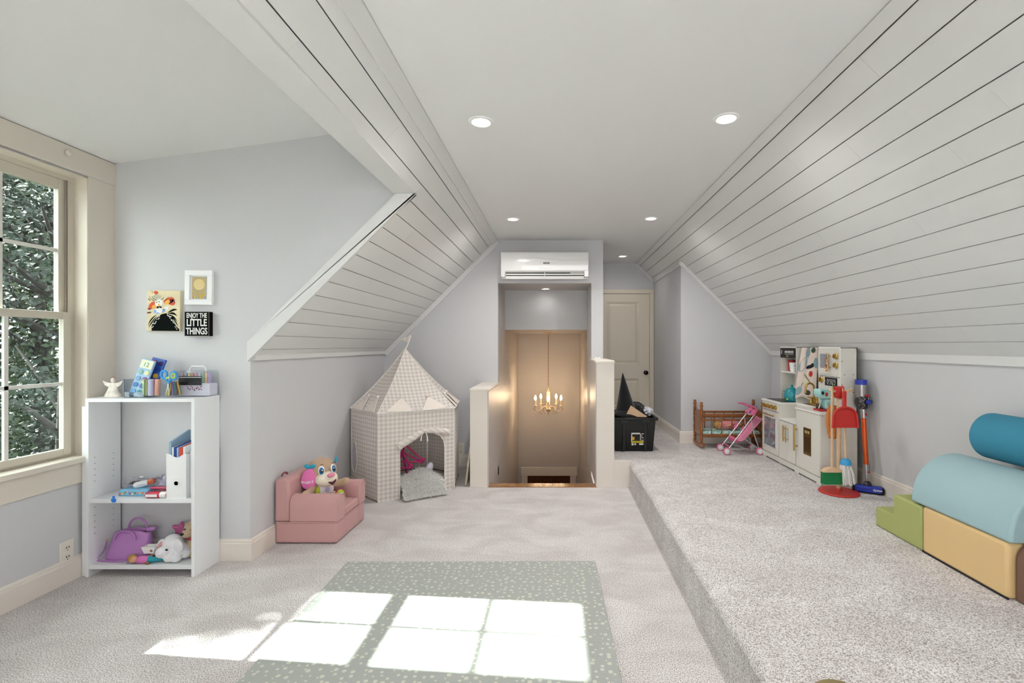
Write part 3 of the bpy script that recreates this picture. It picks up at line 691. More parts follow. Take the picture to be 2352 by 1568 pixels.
# glass tumblers with chalk and crayons
def tumbler(label, loc, r, h):
    t = thing('tumbler', label, 'cup', loc)
    MB().lathe([(0, 0.0), (r * 0.9, 0.0), (r * 0.95, 0.006), (r, h)], 28).build('glass', clear_m, t, smooth=40)
    return t
tumbler('clear tumbler holding pastel chalk sticks on the bookcase', (-2.213, 2.628, ZT), 0.046, 0.09)
for nm, x, y, c, tl in (('lime green', -2.240, 2.63, '#c3d98a', -3), ('lavender', -2.206, 2.622, '#c3c3e6', 0), ('peach', -2.184, 2.635, '#f0b7a2', 3), ('pink', -2.221, 2.642, '#e0a0b8', 2)):
    o = MB().lathe([(0, 0), (0.011, 0.0), (0.0125, 0.003), (0.0125, 0.085), (0.011, 0.088), (0, 0.088)], 16).build('chalk_stick', M('chalk_' + nm.replace(' ', '_'), c, 0.9), smooth=40)
    o.location = (x, y, ZT + 0.009); o.rotation_euler = (0, R(tl), 0); tag(o, 'fat %s chalk stick standing in the clear tumbler' % nm, 'chalk', 'chalk sticks in the tumbler')
tumbler('clear round tumbler packed with crayons and scissors beside the marker case', (-2.10, 2.64, ZT), 0.050, 0.082)
cc = ['#c0473a', '#d9b84a', '#4f7fae', '#8a5a3a', '#d47aa0', '#5a8f55', '#3b3f66', '#c9c0a0', '#b0503a', '#e0cf6a', '#7a5fa0', '#2f6f7a']
cn = ['red', 'yellow', 'steel blue', 'brown', 'pink', 'green', 'navy', 'cream', 'rust', 'pale yellow', 'violet', 'dark teal']
for i in range(12):
    a = 2 * PI * i / 12; r_ = 0.030 if i % 2 else 0.018
    o = MB().lathe([(0, 0), (0.0046, 0.0), (0.0046, 0.062), (0.0025, 0.068), (0.0015, 0.075), (0, 0.075)], 10).build('crayon', M('crayon_%d' % i, cc[i], 0.6), smooth=40)
    o.location = (-2.10 + r_ * math.cos(a), 2.64 + r_ * math.sin(a), ZT + 0.010); o.rotation_euler = (R(8 * math.sin(a + 0.4)), R(-8 * math.cos(a)), 0)
    tag(o, '%s crayon standing in the tumbler under the blue scissors' % cn[i], 'crayon', 'crayons in the tumbler')
sb = M('scissor_blue', '#3f9be0', 0.35); sg = M('scissor_green', '#b7d96a', 0.35)
t = thing('scissors', 'blue and lime handled kids scissors stuck handles up in the tumbler', 'scissors', (-2.10, 2.61, ZT + 0.03))
for s, c in ((-1, sb), (1, sb)):
    ctr = (s * 0.026 + 0.001, 0, 0.088 + (0.006 if s < 0 else 0))
    MB().tube([(ctr[0] + 0.019 * math.cos(a) * 0.8, 0, ctr[2] + 0.021 * math.sin(a)) for a in [2 * PI * k / 18 for k in range(18)]], 0.0062, 8, closed=True).build('handle', c, t, smooth=60)
    MB().tube([(s * 0.016, 0, 0.072), (s * 0.004, 0, 0.055), (0, 0, 0.045)], [0.006, 0.006, 0.004], 8).build('shank', c, t, smooth=60)
    MB().prism([(-0.004 * s, 0.05), (0.005 * s, 0.048), (0.001 * s, -0.015)], 'y', -0.001 + 0.002 * s, 0.001 + 0.002 * s).build('blade', steel_m, t)
MB().tube([(0.028 + 0.011 * math.cos(a), -0.004, 0.088 + 0.013 * math.sin(a)) for a in [2 * PI * k / 14 for k in range(14)]], 0.004, 6, closed=True).build('grip_liner', sg, t, smooth=60)
MB().tube([(-0.008, -0.006, 0.072), (0.0, -0.006, 0.08), (0.012, -0.006, 0.076)], 0.005, 8).build('grip_liner', sg, t, smooth=60)
# marker carrying case
t = thing('marker_case', 'clear plastic carrying case of markers with black label and white handle', 'case', (-2.008, 2.70, ZT))
def rr_poly(w, h, r, z0=0, n=5):
    pts = []
    for cx, cz_, a0 in ((w / 2 - r, z0 + h - r, 0), (-w / 2 + r, z0 + h - r, 90), (-w / 2 + r, z0 + r, 180), (w / 2 - r, z0 + r, 270)):
        for i in range(n + 1):
            a = R(a0 + 90 * i / n); pts.append((cx + r * math.cos(a), cz_ + r * math.sin(a)))
    return pts
MB().prism(rr_poly(0.185, 0.142, 0.015), 'y', -0.035, 0.035).build('shell', clear_mat('milky_clear', '#f6f8fb', 0.3), t, smooth=40)
MB().prism(rr_poly(0.176, 0.070, 0.008, 0.003), 'y', -0.030, 0.030).build('lower_tray', M('milky_tray', '#e4e2ec', 0.35), t, bevel=0.002)
mcol = ['#d8a8a8', '#9fb2c9', '#e8d9a0', '#e0a89c', '#dcb0b8', '#c9c9d6', '#a8c9b0', '#efc9a0', '#b9a8d9']
for i in range(9): MB().lathe([(0, 0.073), (0.0075, 0.073), (0.0075, 0.122), (0.005, 0.13), (0, 0.13)], 10, (-0.075 + 0.0187 * i, -0.012, 0)).build('marker', M('marker_%d' % i, mcol[i], 0.4), t, smooth=40)
MB().box(-0.08, 0.045, -0.0375, -0.0355, 0.062, 0.112).build('black_label', M('label_black', '#1f2020', 0.4), t)
MB().box(-0.08, 0.045, -0.0382, -0.0372, 0.104, 0.107).build('label_stripe', whitep_m, t)
b = MB()
for i in range(9):
    q = random.Random(i); b.obox((-0.03 + 0.0095 * i, -0.0368, 0.045 + q.uniform(-0.011, 0.011)), (0.006, 0.001, 0.004), (0, q.uniform(-1, 1), 0))
b.build('sticker_marks', M('sticker_red', '#b03040', 0.5), t)
b = MB()
for i in range(7):
    q = random.Random(i + 40); b.obox((-0.028 + 0.012 * i, -0.0368, 0.045 + q.uniform(-0.012, 0.012)), (0.005, 0.001, 0.005), (0, q.uniform(-1, 1), 0))
b.build('sticker_marks', M('sticker_navy', '#2a2f55', 0.5), t)
MB().tube([(-0.045, 0, 0.138), (-0.043, 0, 0.152), (-0.034, 0, 0.165), (0.034, 0, 0.165), (0.043, 0, 0.152), (0.045, 0, 0.138)], 0.0045, 8).build('handle', whitep_m, t, smooth=50)

# ---- middle shelf
ZM = 0.412
t = thing('magazine_file', 'white cardboard magazine file with a finger hole on the middle shelf', 'magazine file', (-2.024, 2.66, ZM))
w, d, h = 0.106, 0.15, 0.245; x0, x1, y0, y1 = -0.061, 0.045, -0.085, 0.065
fp = [(x0, 0), (x1, 0), (x1, h * 0.985)]
for i in range(11):
    u = i / 10; fp.append((x1 + (x0 - x1) * u, h * (0.985 + 0.0 * u) - 0.022 * math.sin(PI * min(1, u * 1.05)) ** 2))
b = MB().prism(fp, 'y', y0, y0 + 0.003); b.box(x0, x1, y1 - 0.003, y1, 0, 0.26); b.box(x0, x0 + 0.003, y0 + 0.0031, y1 - 0.0031, 0, 0.235); b.box(x1 - 0.003, x1, y0 + 0.0031, y1 - 0.0031, 0, 0.235); b.box(x0 + 0.0031, x1 - 0.0031, y0 + 0.0031, y1 - 0.0031, 0, 0.003)
b.build('box', M('white_card', '#eeeeee', 0.6), t)
disc(MB(), (0, 0, 0), 0.01, (0, 1, 0))
MB().lathe([(0.0145, 0.0), (0.0145, 0.002), (0.0115, 0.002), (0.0115, 0.0)], 20, (-0.006, y0 - 0.002, 0.083), (PI / 2, 0, 0)).build('finger_hole_rim', whitep_m, t)
MB().lathe([(0, 0.001), (0.0118, 0.001), (0.0118, 0.0)], 20, (-0.006, y0 - 0.0005, 0.083), (PI / 2, 0, 0)).build('finger_hole', M('hole_dark', '#3c3a3d', 0.6), t)
def slab(name, label, cat, x0, x1, y0, y1, z0, z1, m, group=None, extra=None):
    o = MB().box(x0, x1, y0, y1, z0, z1).build(name, m, bevel=0.0008); tag(o, label, cat, group); return o
fx = -2.024
def folder(nm, label, x, z1f, z1b, m, th=0.008):
    o = MB().prism([(2.582, ZM + 0.004), (2.720, ZM + 0.004), (2.720, ZM + z1b), (2.582, ZM + z1f)], 'x', x, x + th).build(nm, m, bevel=0.0006); return tag(o, label, 'folder' if nm == 'folder' else 'book', 'papers in the magazine file')
folder('folder', 'grey blue translucent document folder with dark edge in the magazine file', fx - 0.052, 0.300, 0.345, M('folder_blue', '#8aa7bd', 0.4), 0.012)
folder('notebook', 'white spined notebook in the magazine file', fx - 0.036, 0.272, 0.285, M('paper_white', '#eceef0', 0.6))
folder('notebook', 'dark blue notebook in the magazine file', fx - 0.026, 0.272, 0.29, M('book_navy', '#24408f', 0.5), 0.013)
folder('notebook', 'sky blue notebook in the magazine file', fx - 0.011, 0.270, 0.29, M('book_sky', '#8fb4e6', 0.5), 0.010)
folder('notebook', 'red and white booklet with printed square in the magazine file', fx + 0.001, 0.270, 0.29, M('book_red', '#d24a35', 0.5), 0.020)
folder('notebook', 'white booklet closest to the bookcase side in the magazine file', fx + 0.024, 0.274, 0.29, M('paper_white', '#eceef0', 0.6), 0.008)
b = MB().box(fx + 0.048, fx + 0.058, 2.60, 2.74, ZM, ZM + 0.25).build('envelope_stack', M('paper_white2', '#e4e3e6', 0.6)); tag(b, 'white paper folder slipped between magazine file and bookcase side', 'folder')
# craft pack and small supplies
t = thing('gift_pack', 'blue flowered paper craft pack lying on the middle shelf', 'craft pack', (-2.30, 2.65, ZM))
pk = M('pack_blue', '#7fb9dd', 0.45)
MB().prism([(-0.085, 0.0), (0.08, 0.0), (0.085, 0.035), (-0.07, 0.037)], 'y', -0.035, 0.05).build('pack', pk, t, bevel=0.006)
fc = ['#e0607a', '#e6d070', '#6fa860', '#f2a0a8', '#d0586a', '#f0e4b0', '#5f9a6a', '#e88a90', '#e6c850', '#e2788a', '#f4ece0']
for i in range(11):
    q = random.Random(i + 3); disc_b = MB(); disc(disc_b, (-0.068 + 0.0137 * i, -0.0365, 0.009 + q.uniform(0, 0.02)), 0.0055, (0, -1, 0), 0.001, 9); disc_b.build('flower_print', M('fl_%d' % i, fc[i], 0.5), t)
def crumple(name, label, cat, c, r, m, seed, rough=0.3, nu=22, nv=14):
    q = random.Random(seed); b = MB().ball((0, 0, 0), 1, nu, nv)
    for i, v in enumerate(b.v):
        k = 1 + q.uniform(-rough, rough * 0.6); b.v[i] = Vector((v.x * r[0] * k, v.y * r[1] * k, max(-r[2] * 0.92, v.z * r[2] * k)))
    o = b.build(name, m, smooth=20); o.location = c; return tag(o, label, cat)
crumple('plastic_bag', 'crumpled clear cellophane bag on top of the flowered craft pack', 'bag', (-2.315, 2.66, ZM + 0.067), (0.072, 0.035, 0.026), clear_mat('cellophane', '#fafafc', 0.4), 5)
crumple('plastic_bag', 'crumpled clear bag of lavender tissue beside the orange capped bottle', 'bag', (-2.18, 2.672, ZM + 0.055), (0.065, 0.038, 0.045), clear_mat('cellophane2', '#f4f2f8', 0.45), 9)
crumple('tissue_paper', 'pale lavender crumpled tissue paper inside a clear bag', 'tissue', (-2.165, 2.682, ZM + 0.045), (0.045, 0.025, 0.032), M('lavender_tissue', '#c9c6d6', 0.7), 19)
t = thing('glue_bottle', 'white glue bottle with orange cap lying on the craft pack', 'bottle', (-2.255, 2.665, ZM + 0.062)); t.rotation_euler = (0, R(78), R(12))
MB().lathe([(0, -0.07), (0.014, -0.068), (0.017, -0.06), (0.017, -0.012), (0.013, -0.004), (0.013, 0.0)], 18).build('bottle_body', whitep_m, t, smooth=40)
MB().lathe([(0.0145, 0.0), (0.0155, 0.004), (0.0155, 0.026), (0.012, 0.03), (0, 0.03)], 18).build('cap', M('cap_orange', '#e0662c', 0.4), t, smooth=40)
crumple('candy_bag', 'small dark red and black wrapped pack at the back of the middle shelf', 'pack', (-2.335, 2.69, ZM + 0.048), (0.05, 0.016, 0.014), M('dark_wrap', '#4a2630', 0.4, var=(30, 0.6)), 23, 0.2)
def marker(label, c, L, r, body, cap, rz, tip=None, nm='marker_pen'):
    t = thing(nm, label, 'marker', c, rz)
    MB().lathe([(0, -L / 2), (r * 0.8, -L / 2), (r, -L / 2 + 0.004), (r, L * 0.22), (r * 0.9, L * 0.25)], 16, rot=(0, PI / 2, 0)).build('barrel', body, t, smooth=40)
    MB().lathe([(r * 1.05, L * 0.2), (r * 1.08, L * 0.22), (r * 1.0, L * 0.48), (0, L / 2)], 16, rot=(0, PI / 2, 0)).build('cap', cap, t, smooth=40)
    return t
mk = marker('thick red glue marker with white collar lying on the shelf edge', (-2.148, 2.592, ZM + 0.0165), 0.115, 0.016, M('marker_red', '#c22f45', 0.35), whitep_m, 0)
MB().box(-0.05, 0.012, -0.0168, -0.0158, -0.008, 0.006).build('label_patch', whitep_m, mk)
MB().ball((0.062, 0, 0), (0.012, 0.0155, 0.0155), 14, 10).build('cap_end', M('cap_red', '#d8503f', 0.35), mk, smooth=60)
marker('slim pink marker lying behind the thick red one', (-2.15, 2.632, ZM + 0.040), 0.14, 0.007, M('marker_pink', '#d2466a', 0.4), M('marker_pink', '#d2466a', 0.4), R(-4))
marker('slim blue marker lying behind the thick red one', (-2.12, 2.622, ZM + 0.010), 0.12, 0.009, M('marker_blue', '#4f8fd0', 0.4), whitep_m, R(5))
marker('slim salmon marker lying on the pile behind the slim pink one', (-2.16, 2.652, ZM + 0.012), 0.13, 0.010, M('marker_salmon', '#d9706a', 0.4), M('marker_salmon', '#d9706a', 0.4), R(3))
t = thing('paint_bottle', 'black squat bottle with a white round lid facing out on the middle shelf', 'bottle', (-2.11, 2.655, ZM + 0.052)); t.rotation_euler = (R(85), 0, R(10))
MB().lathe([(0, -0.06), (0.024, -0.058), (0.026, -0.05), (0.026, 0.0), (0.022, 0.006)], 20).build('bottle_body', M('bottle_black', '#232422', 0.35), t, smooth=40)
MB().lathe([(0.0, 0.016), (0.014, 0.018), (0.0185, 0.016), (0.020, 0.012), (0.020, 0.004), (0.0, 0.004)], 24).build('lid', whitep_m, t, smooth=40)
t = thing('flower_clip', 'bright blue flower shaped clip hanging on the shelf edge', 'clip', (-2.358, BY0 + 0.004, 0.407))
b = MB()
for i in range(5): a = 2 * PI * i / 5 + PI / 2; b.ball((0.0075 * math.cos(a), 0, 0.0075 * math.sin(a)), (0.0065, 0.004, 0.0065), 10, 8)
b.build('petals', M('clip_blue', '#2f7fe0', 0.4), t, smooth=60)
MB().box(-0.006, 0.006, -0.002, 0.003, 0.006, 0.022).build('clip_tab', M('clip_blue', '#2f7fe0', 0.4), t, bevel=0.0015)

# ---- bottom shelf
ZB = 0.062
lil = M('lilac_leather', '#bb84c4', 0.45, bump=(120, 0.08)); lil_d = M('lilac_lining', '#6f5c98', 0.7)
t = thing('handbag', 'lilac faux leather handbag with two handles on the bottom shelf', 'handbag', (-2.358, 2.665, ZB), scale=0.9)
def bag(u, v):
    a = 2 * PI * u; z = 0.155 * v; w_ = 0.128 * (1 - 0.22 * v ** 1.5); d_ = 0.05 * (1 - 0.55 * v)
    c, s = math.cos(a), math.sin(a)
    e = 0.55
    x = w_ * math.copysign(abs(c) ** e, c); y = d_ * math.copysign(abs(s) ** e, s)
    return Vector((x + 0.02 * v, y, z + (0.018 * (1 - (x / w_) ** 2) if v > 0.95 else 0)))
b = MB().grid(bag, 40, 10, wrap=True); k = len(b.v); b.f.append([i * 11 for i in range(40)])
b.build('body', lil, t, smooth=50, solid=0.003, soff=1)
MB().grid(lambda u, v: bag(u, 0.9 - 0.0 * v) * 1.0 if v > 0.5 else Vector((0.018, 0, 0.13)), 40, 1, wrap=True).build('lining', lil_d, t, smooth=60)
def strap(b, pts, w_, th=0.003, up=(0, 1, 0)):
    pts = [Vector(p) for p in pts]
    for i in range(len(pts) - 1): b.bar(pts[i], pts[i + 1] + (pts[i + 1] - pts[i]) * 0.08, th, w_, up)
for yy, hh, xs in ((-0.03, 0.0, 0.0), (0.028, 0.055, 0.02)):
    pts = []
    for i in range(13):
        a = PI * i / 12; pts.append((xs + 0.005 - 0.062 * math.cos(a) ** 3 * 0 - 0.062 * math.cos(a), yy - (0.012 if hh == 0 else 0), 0.12 + (0.055 + hh) * math.sin(a) ** 0.7))
    MB().tube(pts, 0.0058, 8).build('handle', lil, t, smooth=60)
b = MB(); strap(b, [(-0.098, -0.045, 0.118), (-0.11, -0.05, 0.07), (-0.135, -0.052, 0.03), (-0.155, -0.055, 0.006), (-0.10, -0.066, 0.0045), (-0.02, -0.075, 0.006), (0.03, -0.07, 0.012)], 0.012, 0.003, (0, 1, 0.3)); b.build('shoulder_strap', lil, t)
MB().tube([(-0.098 + 0.007 * math.cos(a), -0.046, 0.122 + 0.008 * math.sin(a)) for a in [2 * PI * k / 12 for k in range(12)]], 0.0016, 6, closed=True).build('ring', gold_m, t, smooth=60)
MB().tube([(-0.155 + 0.007 * math.cos(a), -0.058, 0.009 + 0.008 * math.sin(a)) for a in [2 * PI * k / 12 for k in range(12)]], 0.0016, 6, closed=True).build('ring', gold_m, t, smooth=60)
MB().obox((0.115, 0.02, 0.165), (0.055, 0.02, 0.02), (0, R(-15), 0)).build('zip_tab', lil, t, bevel=0.004)
MB().obox((0.085, 0.018, 0.155), (0.02, 0.008, 0.006), (0, R(-20), 0)).build('zip_pull', gold_m, t)
# plush dogs on the bottom shelf
def plush_eye(t, c, r, m=None): MB().ball(c, r, 12, 8).build('eye', m or black_m, t, smooth=60)
wh = M('white_plush', '#f0eef2', 0.95, bump=(180, 0.6), sheen=0.4)
t = thing('plush_puppy', 'white plush puppy with pink lined ears slumped on the bottom shelf', 'plush toy', (-2.098, 2.628, ZB))
b = MB(); b.ball((0.0, 0.01, 0.085), (0.052, 0.042, 0.052)); b.ball((-0.025, -0.03, 0.055), (0.034, 0.036, 0.03)); b.ball((0.03, 0.015, 0.045), (0.05, 0.045, 0.045)); b.ball((0.005, -0.025, 0.022), (0.022, 0.028, 0.022)); b.ball((0.045, -0.03, 0.022), (0.03, 0.025, 0.022)); b.ball((0.06, 0.02, 0.03), (0.03, 0.03, 0.03))
b.build('body', wh, t, remesh=0.006)
MB().ball((0.052, -0.022, 0.085), (0.036, 0.012, 0.036), 16, 10, (0, 0.2, -0.3)).build('ear', wh, t, smooth=60)
e = MB().ball((-0.058, -0.006, 0.085), (0.016, 0.012, 0.034), 16, 10, (0, 0.45, 0)).build('ear', wh, t, smooth=60)
MB().ball((-0.053, -0.015, 0.087), (0.008, 0.006, 0.022), 12, 8, (0, 0.45, 0)).build('ear_lining', M('ear_pink', '#e6a8a6', 0.8), e, smooth=60)
plush_eye(t, (0.005, -0.041, 0.072), (0.0075, 0.004, 0.0055)); MB().ball((-0.047, -0.057, 0.048), (0.010, 0.007, 0.006), 12, 8).build('nose', black_m, t, smooth=60)
tn = M('tan_plush', '#cdb594', 0.95, bump=(180, 0.6), sheen=0.4)
t = thing('plush_dog', 'tan plush dog with black nose and red collar half hidden by the bookcase side', 'plush toy', (-2.018, 2.695, ZB), scale=0.92)
b = MB(); b.ball((-0.005, 0, 0.16), (0.052, 0.048, 0.052)); b.ball((-0.02, -0.04, 0.145), (0.032, 0.035, 0.026)); b.ball((0, 0, 0.07), (0.045, 0.045, 0.075)); b.ball((-0.02, -0.035, 0.02), (0.022, 0.035, 0.02)); b.ball((0.018, -0.035, 0.02), (0.02, 0.035, 0.02))
b.build('body', tn, t, remesh=0.006)
plush_eye(t, (-0.028, -0.047, 0.17), 0.0055); plush_eye(t, (0.016, -0.05, 0.17), 0.0065); MB().ball((-0.026, -0.076, 0.153), (0.011, 0.007, 0.009), 12, 8).build('nose', black_m, t, smooth=60)
MB().tube([(0.043 * math.cos(a), 0.043 * math.sin(a), 0.112) for a in [2 * PI * k / 20 for k in range(20)]], 0.008, 8, closed=True).build('collar', M('collar_red', '#b8485a', 0.7), t, smooth=60)
for s in (-1,): MB().ball((-0.05, 0.0, 0.165), (0.014, 0.02, 0.035), 12, 8).build('ear', tn, t, smooth=60)
st = []
for i in range(10): a = PI / 2 + PI * i / 5; r_ = 0.055 if i % 2 == 0 else 0.026; st.append((r_ * math.cos(a), r_ * math.sin(a)))
o = MB().prism(st, 'y', -0.012, 0.012).build('star_cushion', M('star_pink', '#c86a9a', 0.8), bevel=0.006, seg=3); o.location = (-2.125, 2.728, ZB + 0.125); o.rotation_euler = (R(10), R(12), 0); tag(o, 'pink star shaped cushion poking up behind the white puppy', 'cushion')
crumple('cloth_bundle', 'rumpled sage green cloth lying behind the paper boat', 'cloth', (-2.165, 2.705, ZB + 0.038), (0.075, 0.03, 0.04), M('sage_cloth', '#5f8f80', 0.9), 31, 0.12)
o = MB(); bt = [(-0.035, 0.018), (0.035, 0.018), (0.022, -0.018), (-0.03, -0.018)]
o.add([(-0.037, -0.02, 0.02), (0.037, -0.02, 0.02), (0.037, 0.025, 0.02), (-0.037, 0.025, 0.02), (-0.028, -0.012, -0.016), (0.022, -0.012, -0.016), (0.022, 0.018, -0.016), (-0.028, 0.018, -0.016)], [(0, 1, 5, 4), (1, 2, 6, 5), (2, 3, 7, 6), (3, 0, 4, 7), (4, 5, 6, 7)])
bo = thing('paper_boat_tray', 'small white boat shaped toy food tray resting on the doll', 'toy tray', (-2.195, 2.61, ZB + 0.064)); o.build('tray', M('tray_white', '#f2f1ee', 0.5), bo, solid=0.002)
bb = MB(); disc(bb, (0.014, -0.0165, 0.0), 0.007, (0, -1, -0.25), 0.001, 14); bb.build('brown_dot', M('dot_brown', '#9a6a4a', 0.6), bo)
# doll on the shelf: body one mesh, clothes children
sk = M('doll_skin', '#d9a07a', 0.55)
t = thing('doll', 'small doll in pink top and teal trousers lying on the bottom shelf', 'doll', (-2.195, 2.592, ZB + 0.02), R(8))
b = MB(); b.ball((-0.072, 0, 0.004), (0.02, 0.018, 0.019)); b.tube([(-0.06, 0, 0), (-0.04, 0, 0), (0.01, 0, 0), (0.05, 0.01, -0.002), (0.09, 0.016, -0.004)], [0.009, 0.016, 0.015, 0.011, 0.008], 10); b.tube([(-0.03, 0.012, 0.004), (0.0, 0.02, 0.012), (0.02, 0.016, 0.02)], 0.007, 8)
b.build('body', sk, t, remesh=0.004)
MB().tube([(-0.054, 0, 0), (-0.045, 0, 0), (-0.02, 0, 0), (0.004, 0, 0)], [0.012, 0.019, 0.0195, 0.0175], 14).build('top', M('doll_pink', '#d878b8', 0.7), t, smooth=50)
MB().tube([(0.002, 0, 0), (0.02, 0.002, 0), (0.05, 0.010, -0.002), (0.088, 0.016, -0.004)], [0.0175, 0.017, 0.015, 0.011], 14).build('trousers', M('doll_teal', '#2f9fae', 0.7), t, smooth=50)
MB().ball((-0.080, 0.004, 0.008), (0.02, 0.02, 0.02), 14, 10).build('hair', M('doll_hair', '#b58a4a', 0.8), t, smooth=60)
MB().ball((0.008, -0.02, -0.012), (0.013, 0.009, 0.007), 12, 8).build('shoe', M('shoe_brown', '#8a6a4a', 0.7), t, smooth=60)
o = MB(); o.box(-0.03, 0.03, -0.02, 0.02, 0, 0.0015); o.box(-0.03, -0.0285, -0.02, 0.02, 0, 0.045); o.box(-0.03, 0.03, -0.02, -0.0185, 0, 0.045); o2 = o.build('clear_sleeve', clear_m); o2.location = (-2.27, 2.598, ZB); tag(o2, 'open clear plastic sleeve around the head of the doll', 'plastic sleeve')

# ------------------------------------------------------------------ pictures on the dormer wall
def on_wall(x, y, off=0.0): return P(x, y, YC - off)
# framed sun print
c = on_wall(457.5, 660.5, 0.012); t = thing('framed_print', 'white framed print of a yellow sun with rays on the wall', 'picture', (c.x, YC, c.z)); t.rotation_euler = (0, R(0.8), 0)
w, h = 0.157, 0.197
b = MB(); q = 0.028
b.box(-w / 2, w / 2, -0.02, 0, h / 2 - q, h / 2); b.box(-w / 2, w / 2, -0.02, 0, -h / 2, -h / 2 + q); b.box(-w / 2, -w / 2 + q, -0.02, 0, -h / 2 + q, h / 2 - q); b.box(w / 2 - q, w / 2, -0.02, 0, -h / 2 + q, h / 2 - q)
b.build('frame', M('frame_white', '#f4f4f4', 0.4), t, bevel=0.002)
MB().box(-w / 2 + q, w / 2 - q, -0.010, -0.004, -h / 2 + q, h / 2 - q).build('mat_board', M('mat_white', '#eceef2', 0.7), t)
pw, ph = 0.082, 0.128
pr = MB().box(-pw / 2, pw / 2, -0.0115, -0.009, -ph / 2, ph / 2).build('print', M('print_blue', '#8f9fb4', 0.7), t)
b = MB(); n = 30
cz_ = 0.018
for i in range(n):
    a = 2 * PI * i / n
    def edge(a):
        dx, dz = math.cos(a), math.sin(a); s = min((pw / 2 - 0.001) / max(abs(dx), 1e-6), ((ph / 2 - 0.001 - cz_) if dz > 0 else (ph / 2 - 0.001 + cz_)) / max(abs(dz), 1e-6)); return dx * s, cz_ + dz * s
    p1 = edge(a - 0.07); p2 = edge(a + 0.07)
    b.add([(0.034 * math.cos(a - 0.055), -0.0122, cz_ + 0.036 * math.sin(a - 0.07)), (0.034 * math.cos(a + 0.07), -0.0122, cz_ + 0.036 * math.sin(a + 0.07)), (p2[0], -0.0122, p2[1]), (p1[0], -0.0122, p1[1])], [(0, 1, 2, 3)])
b.build('sun_rays', M('sun_gold', '#dcb95a', 0.7), pr)
MB().lathe([(0, 0.0014), (0.033, 0.0014), (0.033, 0)], 36, (0, -0.0112, cz_), (PI / 2, 0, 0)).build('sun_disc', M('sun_yellow', '#e3cd84', 0.7), pr)
b = MB()
for r_, wd in ((0.018, 0.03), (0.008, 0.046), (-0.002, 0.05), (-0.012, 0.046), (-0.021, 0.03)):
    k = 7
    for i in range(k): b.obox((-wd / 2 + wd * (i + 0.5) / k, -0.013, cz_ + r_), (wd / k * 0.45, 0.0004, 0.006), (0, 0.3 * (-1) ** i, 0))
b.build('sun_script', M('script_pale', '#efe2d2', 0.7), pr)
# black box sign
c = on_wall(452, 743.5, 0.032); t = thing('box_sign', 'black wooden box sign reading enjoy the little things', 'sign', (c.x, YC, c.z))
sgm = M('sign_black', '#121314', 0.8, spec=0.1); sw_, sh = 0.138, 0.138
MB().box(-sw_ / 2, sw_ / 2, -0.032, 0, -sh / 2, sh / 2).build('box', sgm, t, bevel=0.0015)
MB().box(-sw_ / 2 - 0.0006, sw_ / 2 + 0.0006, -0.0322, -0.0312, -sh / 2 - 0.0006, sh / 2 + 0.0006).build('worn_edge', M('edge_worn', '#8a8378', 0.8), t)
MB().box(-sw_ / 2 + 0.0015, sw_ / 2 - 0.0015, -0.0327, -0.0315, -sh / 2 + 0.0015, sh / 2 - 0.0015).build('face', sgm, t)
lw = M('sign_white', '#eceae6', 0.7)
text('lettering', 'ENJOY THE', 0.037, (0, -0.0332, 0.046), (PI / 2, 0, 0), lw, t, 0.0003, 0.62, bold=0.0009)
text('lettering', 'LITTLE', 0.055, (0, -0.0332, 0.005), (PI / 2, 0, 0), lw, t, 0.0003, 0.72, bold=0.0013)
text('lettering', 'THINGS', 0.052, (0, -0.0332, -0.043), (PI / 2, 0, 0), lw, t, 0.0003, 0.655, bold=0.0012)
# painted canvas of a speckled hen
c = on_wall(376, 713.5, 0.015); t = thing('canvas_painting', 'small canvas painting of a speckled black hen with orange comb on cream', 'painting', (c.x, YC, c.z)); t.rotation_euler = (0, R(0.6), 0)
w, h = 0.19, 0.232
MB().box(-w / 2, w / 2, -0.018, 0, -h / 2, h / 2).build('canvas', M('canvas_cream', '#e6d9b4', 0.8, var=(18, 0.08)), t, bevel=0.002)
yf = -0.0187
def blob(nm, pts, m, y=yf):
    b = MB()
    for p in pts: b.poly([(x * w, y, z * h) for x, z in p])
    o = b.build(nm, m, t)
    if len(pts) > 1: o['kind'] = 'stuff'
    return o
def ell(cx, cz_, rx, rz, rot=0, n=14):
    return [(cx + rx * math.cos(a) * math.cos(rot) - rz * math.sin(a) * math.sin(rot), cz_ + rx * math.cos(a) * math.sin(rot) + rz * math.sin(a) * math.cos(rot)) for a in [2 * PI * k / n for k in range(n)]]
pk_, po, py, pd, pb, pw_ = M('p_black', '#0c1312', 0.8, spec=0.1), M('p_orange', '#d9562e', 0.6), M('p_yellow', '#f0b04a', 0.6), M('p_maroon', '#6a1f2c', 0.6), M('p_blue', '#8fb0ea', 0.6), M('p_white', '#efeee8', 0.6)
hen = [(-0.34, -0.495), (-0.35, -0.42), (-0.32, -0.32), (-0.25, -0.22), (-0.15, -0.13), (-0.03, -0.08), (0.10, -0.06), (0.20, -0.10), (0.29, -0.19), (0.35, -0.30), (0.40, -0.38), (0.48, -0.44), (0.495, -0.495)]
blob('hen_body', [hen], pk_)
feathers = []
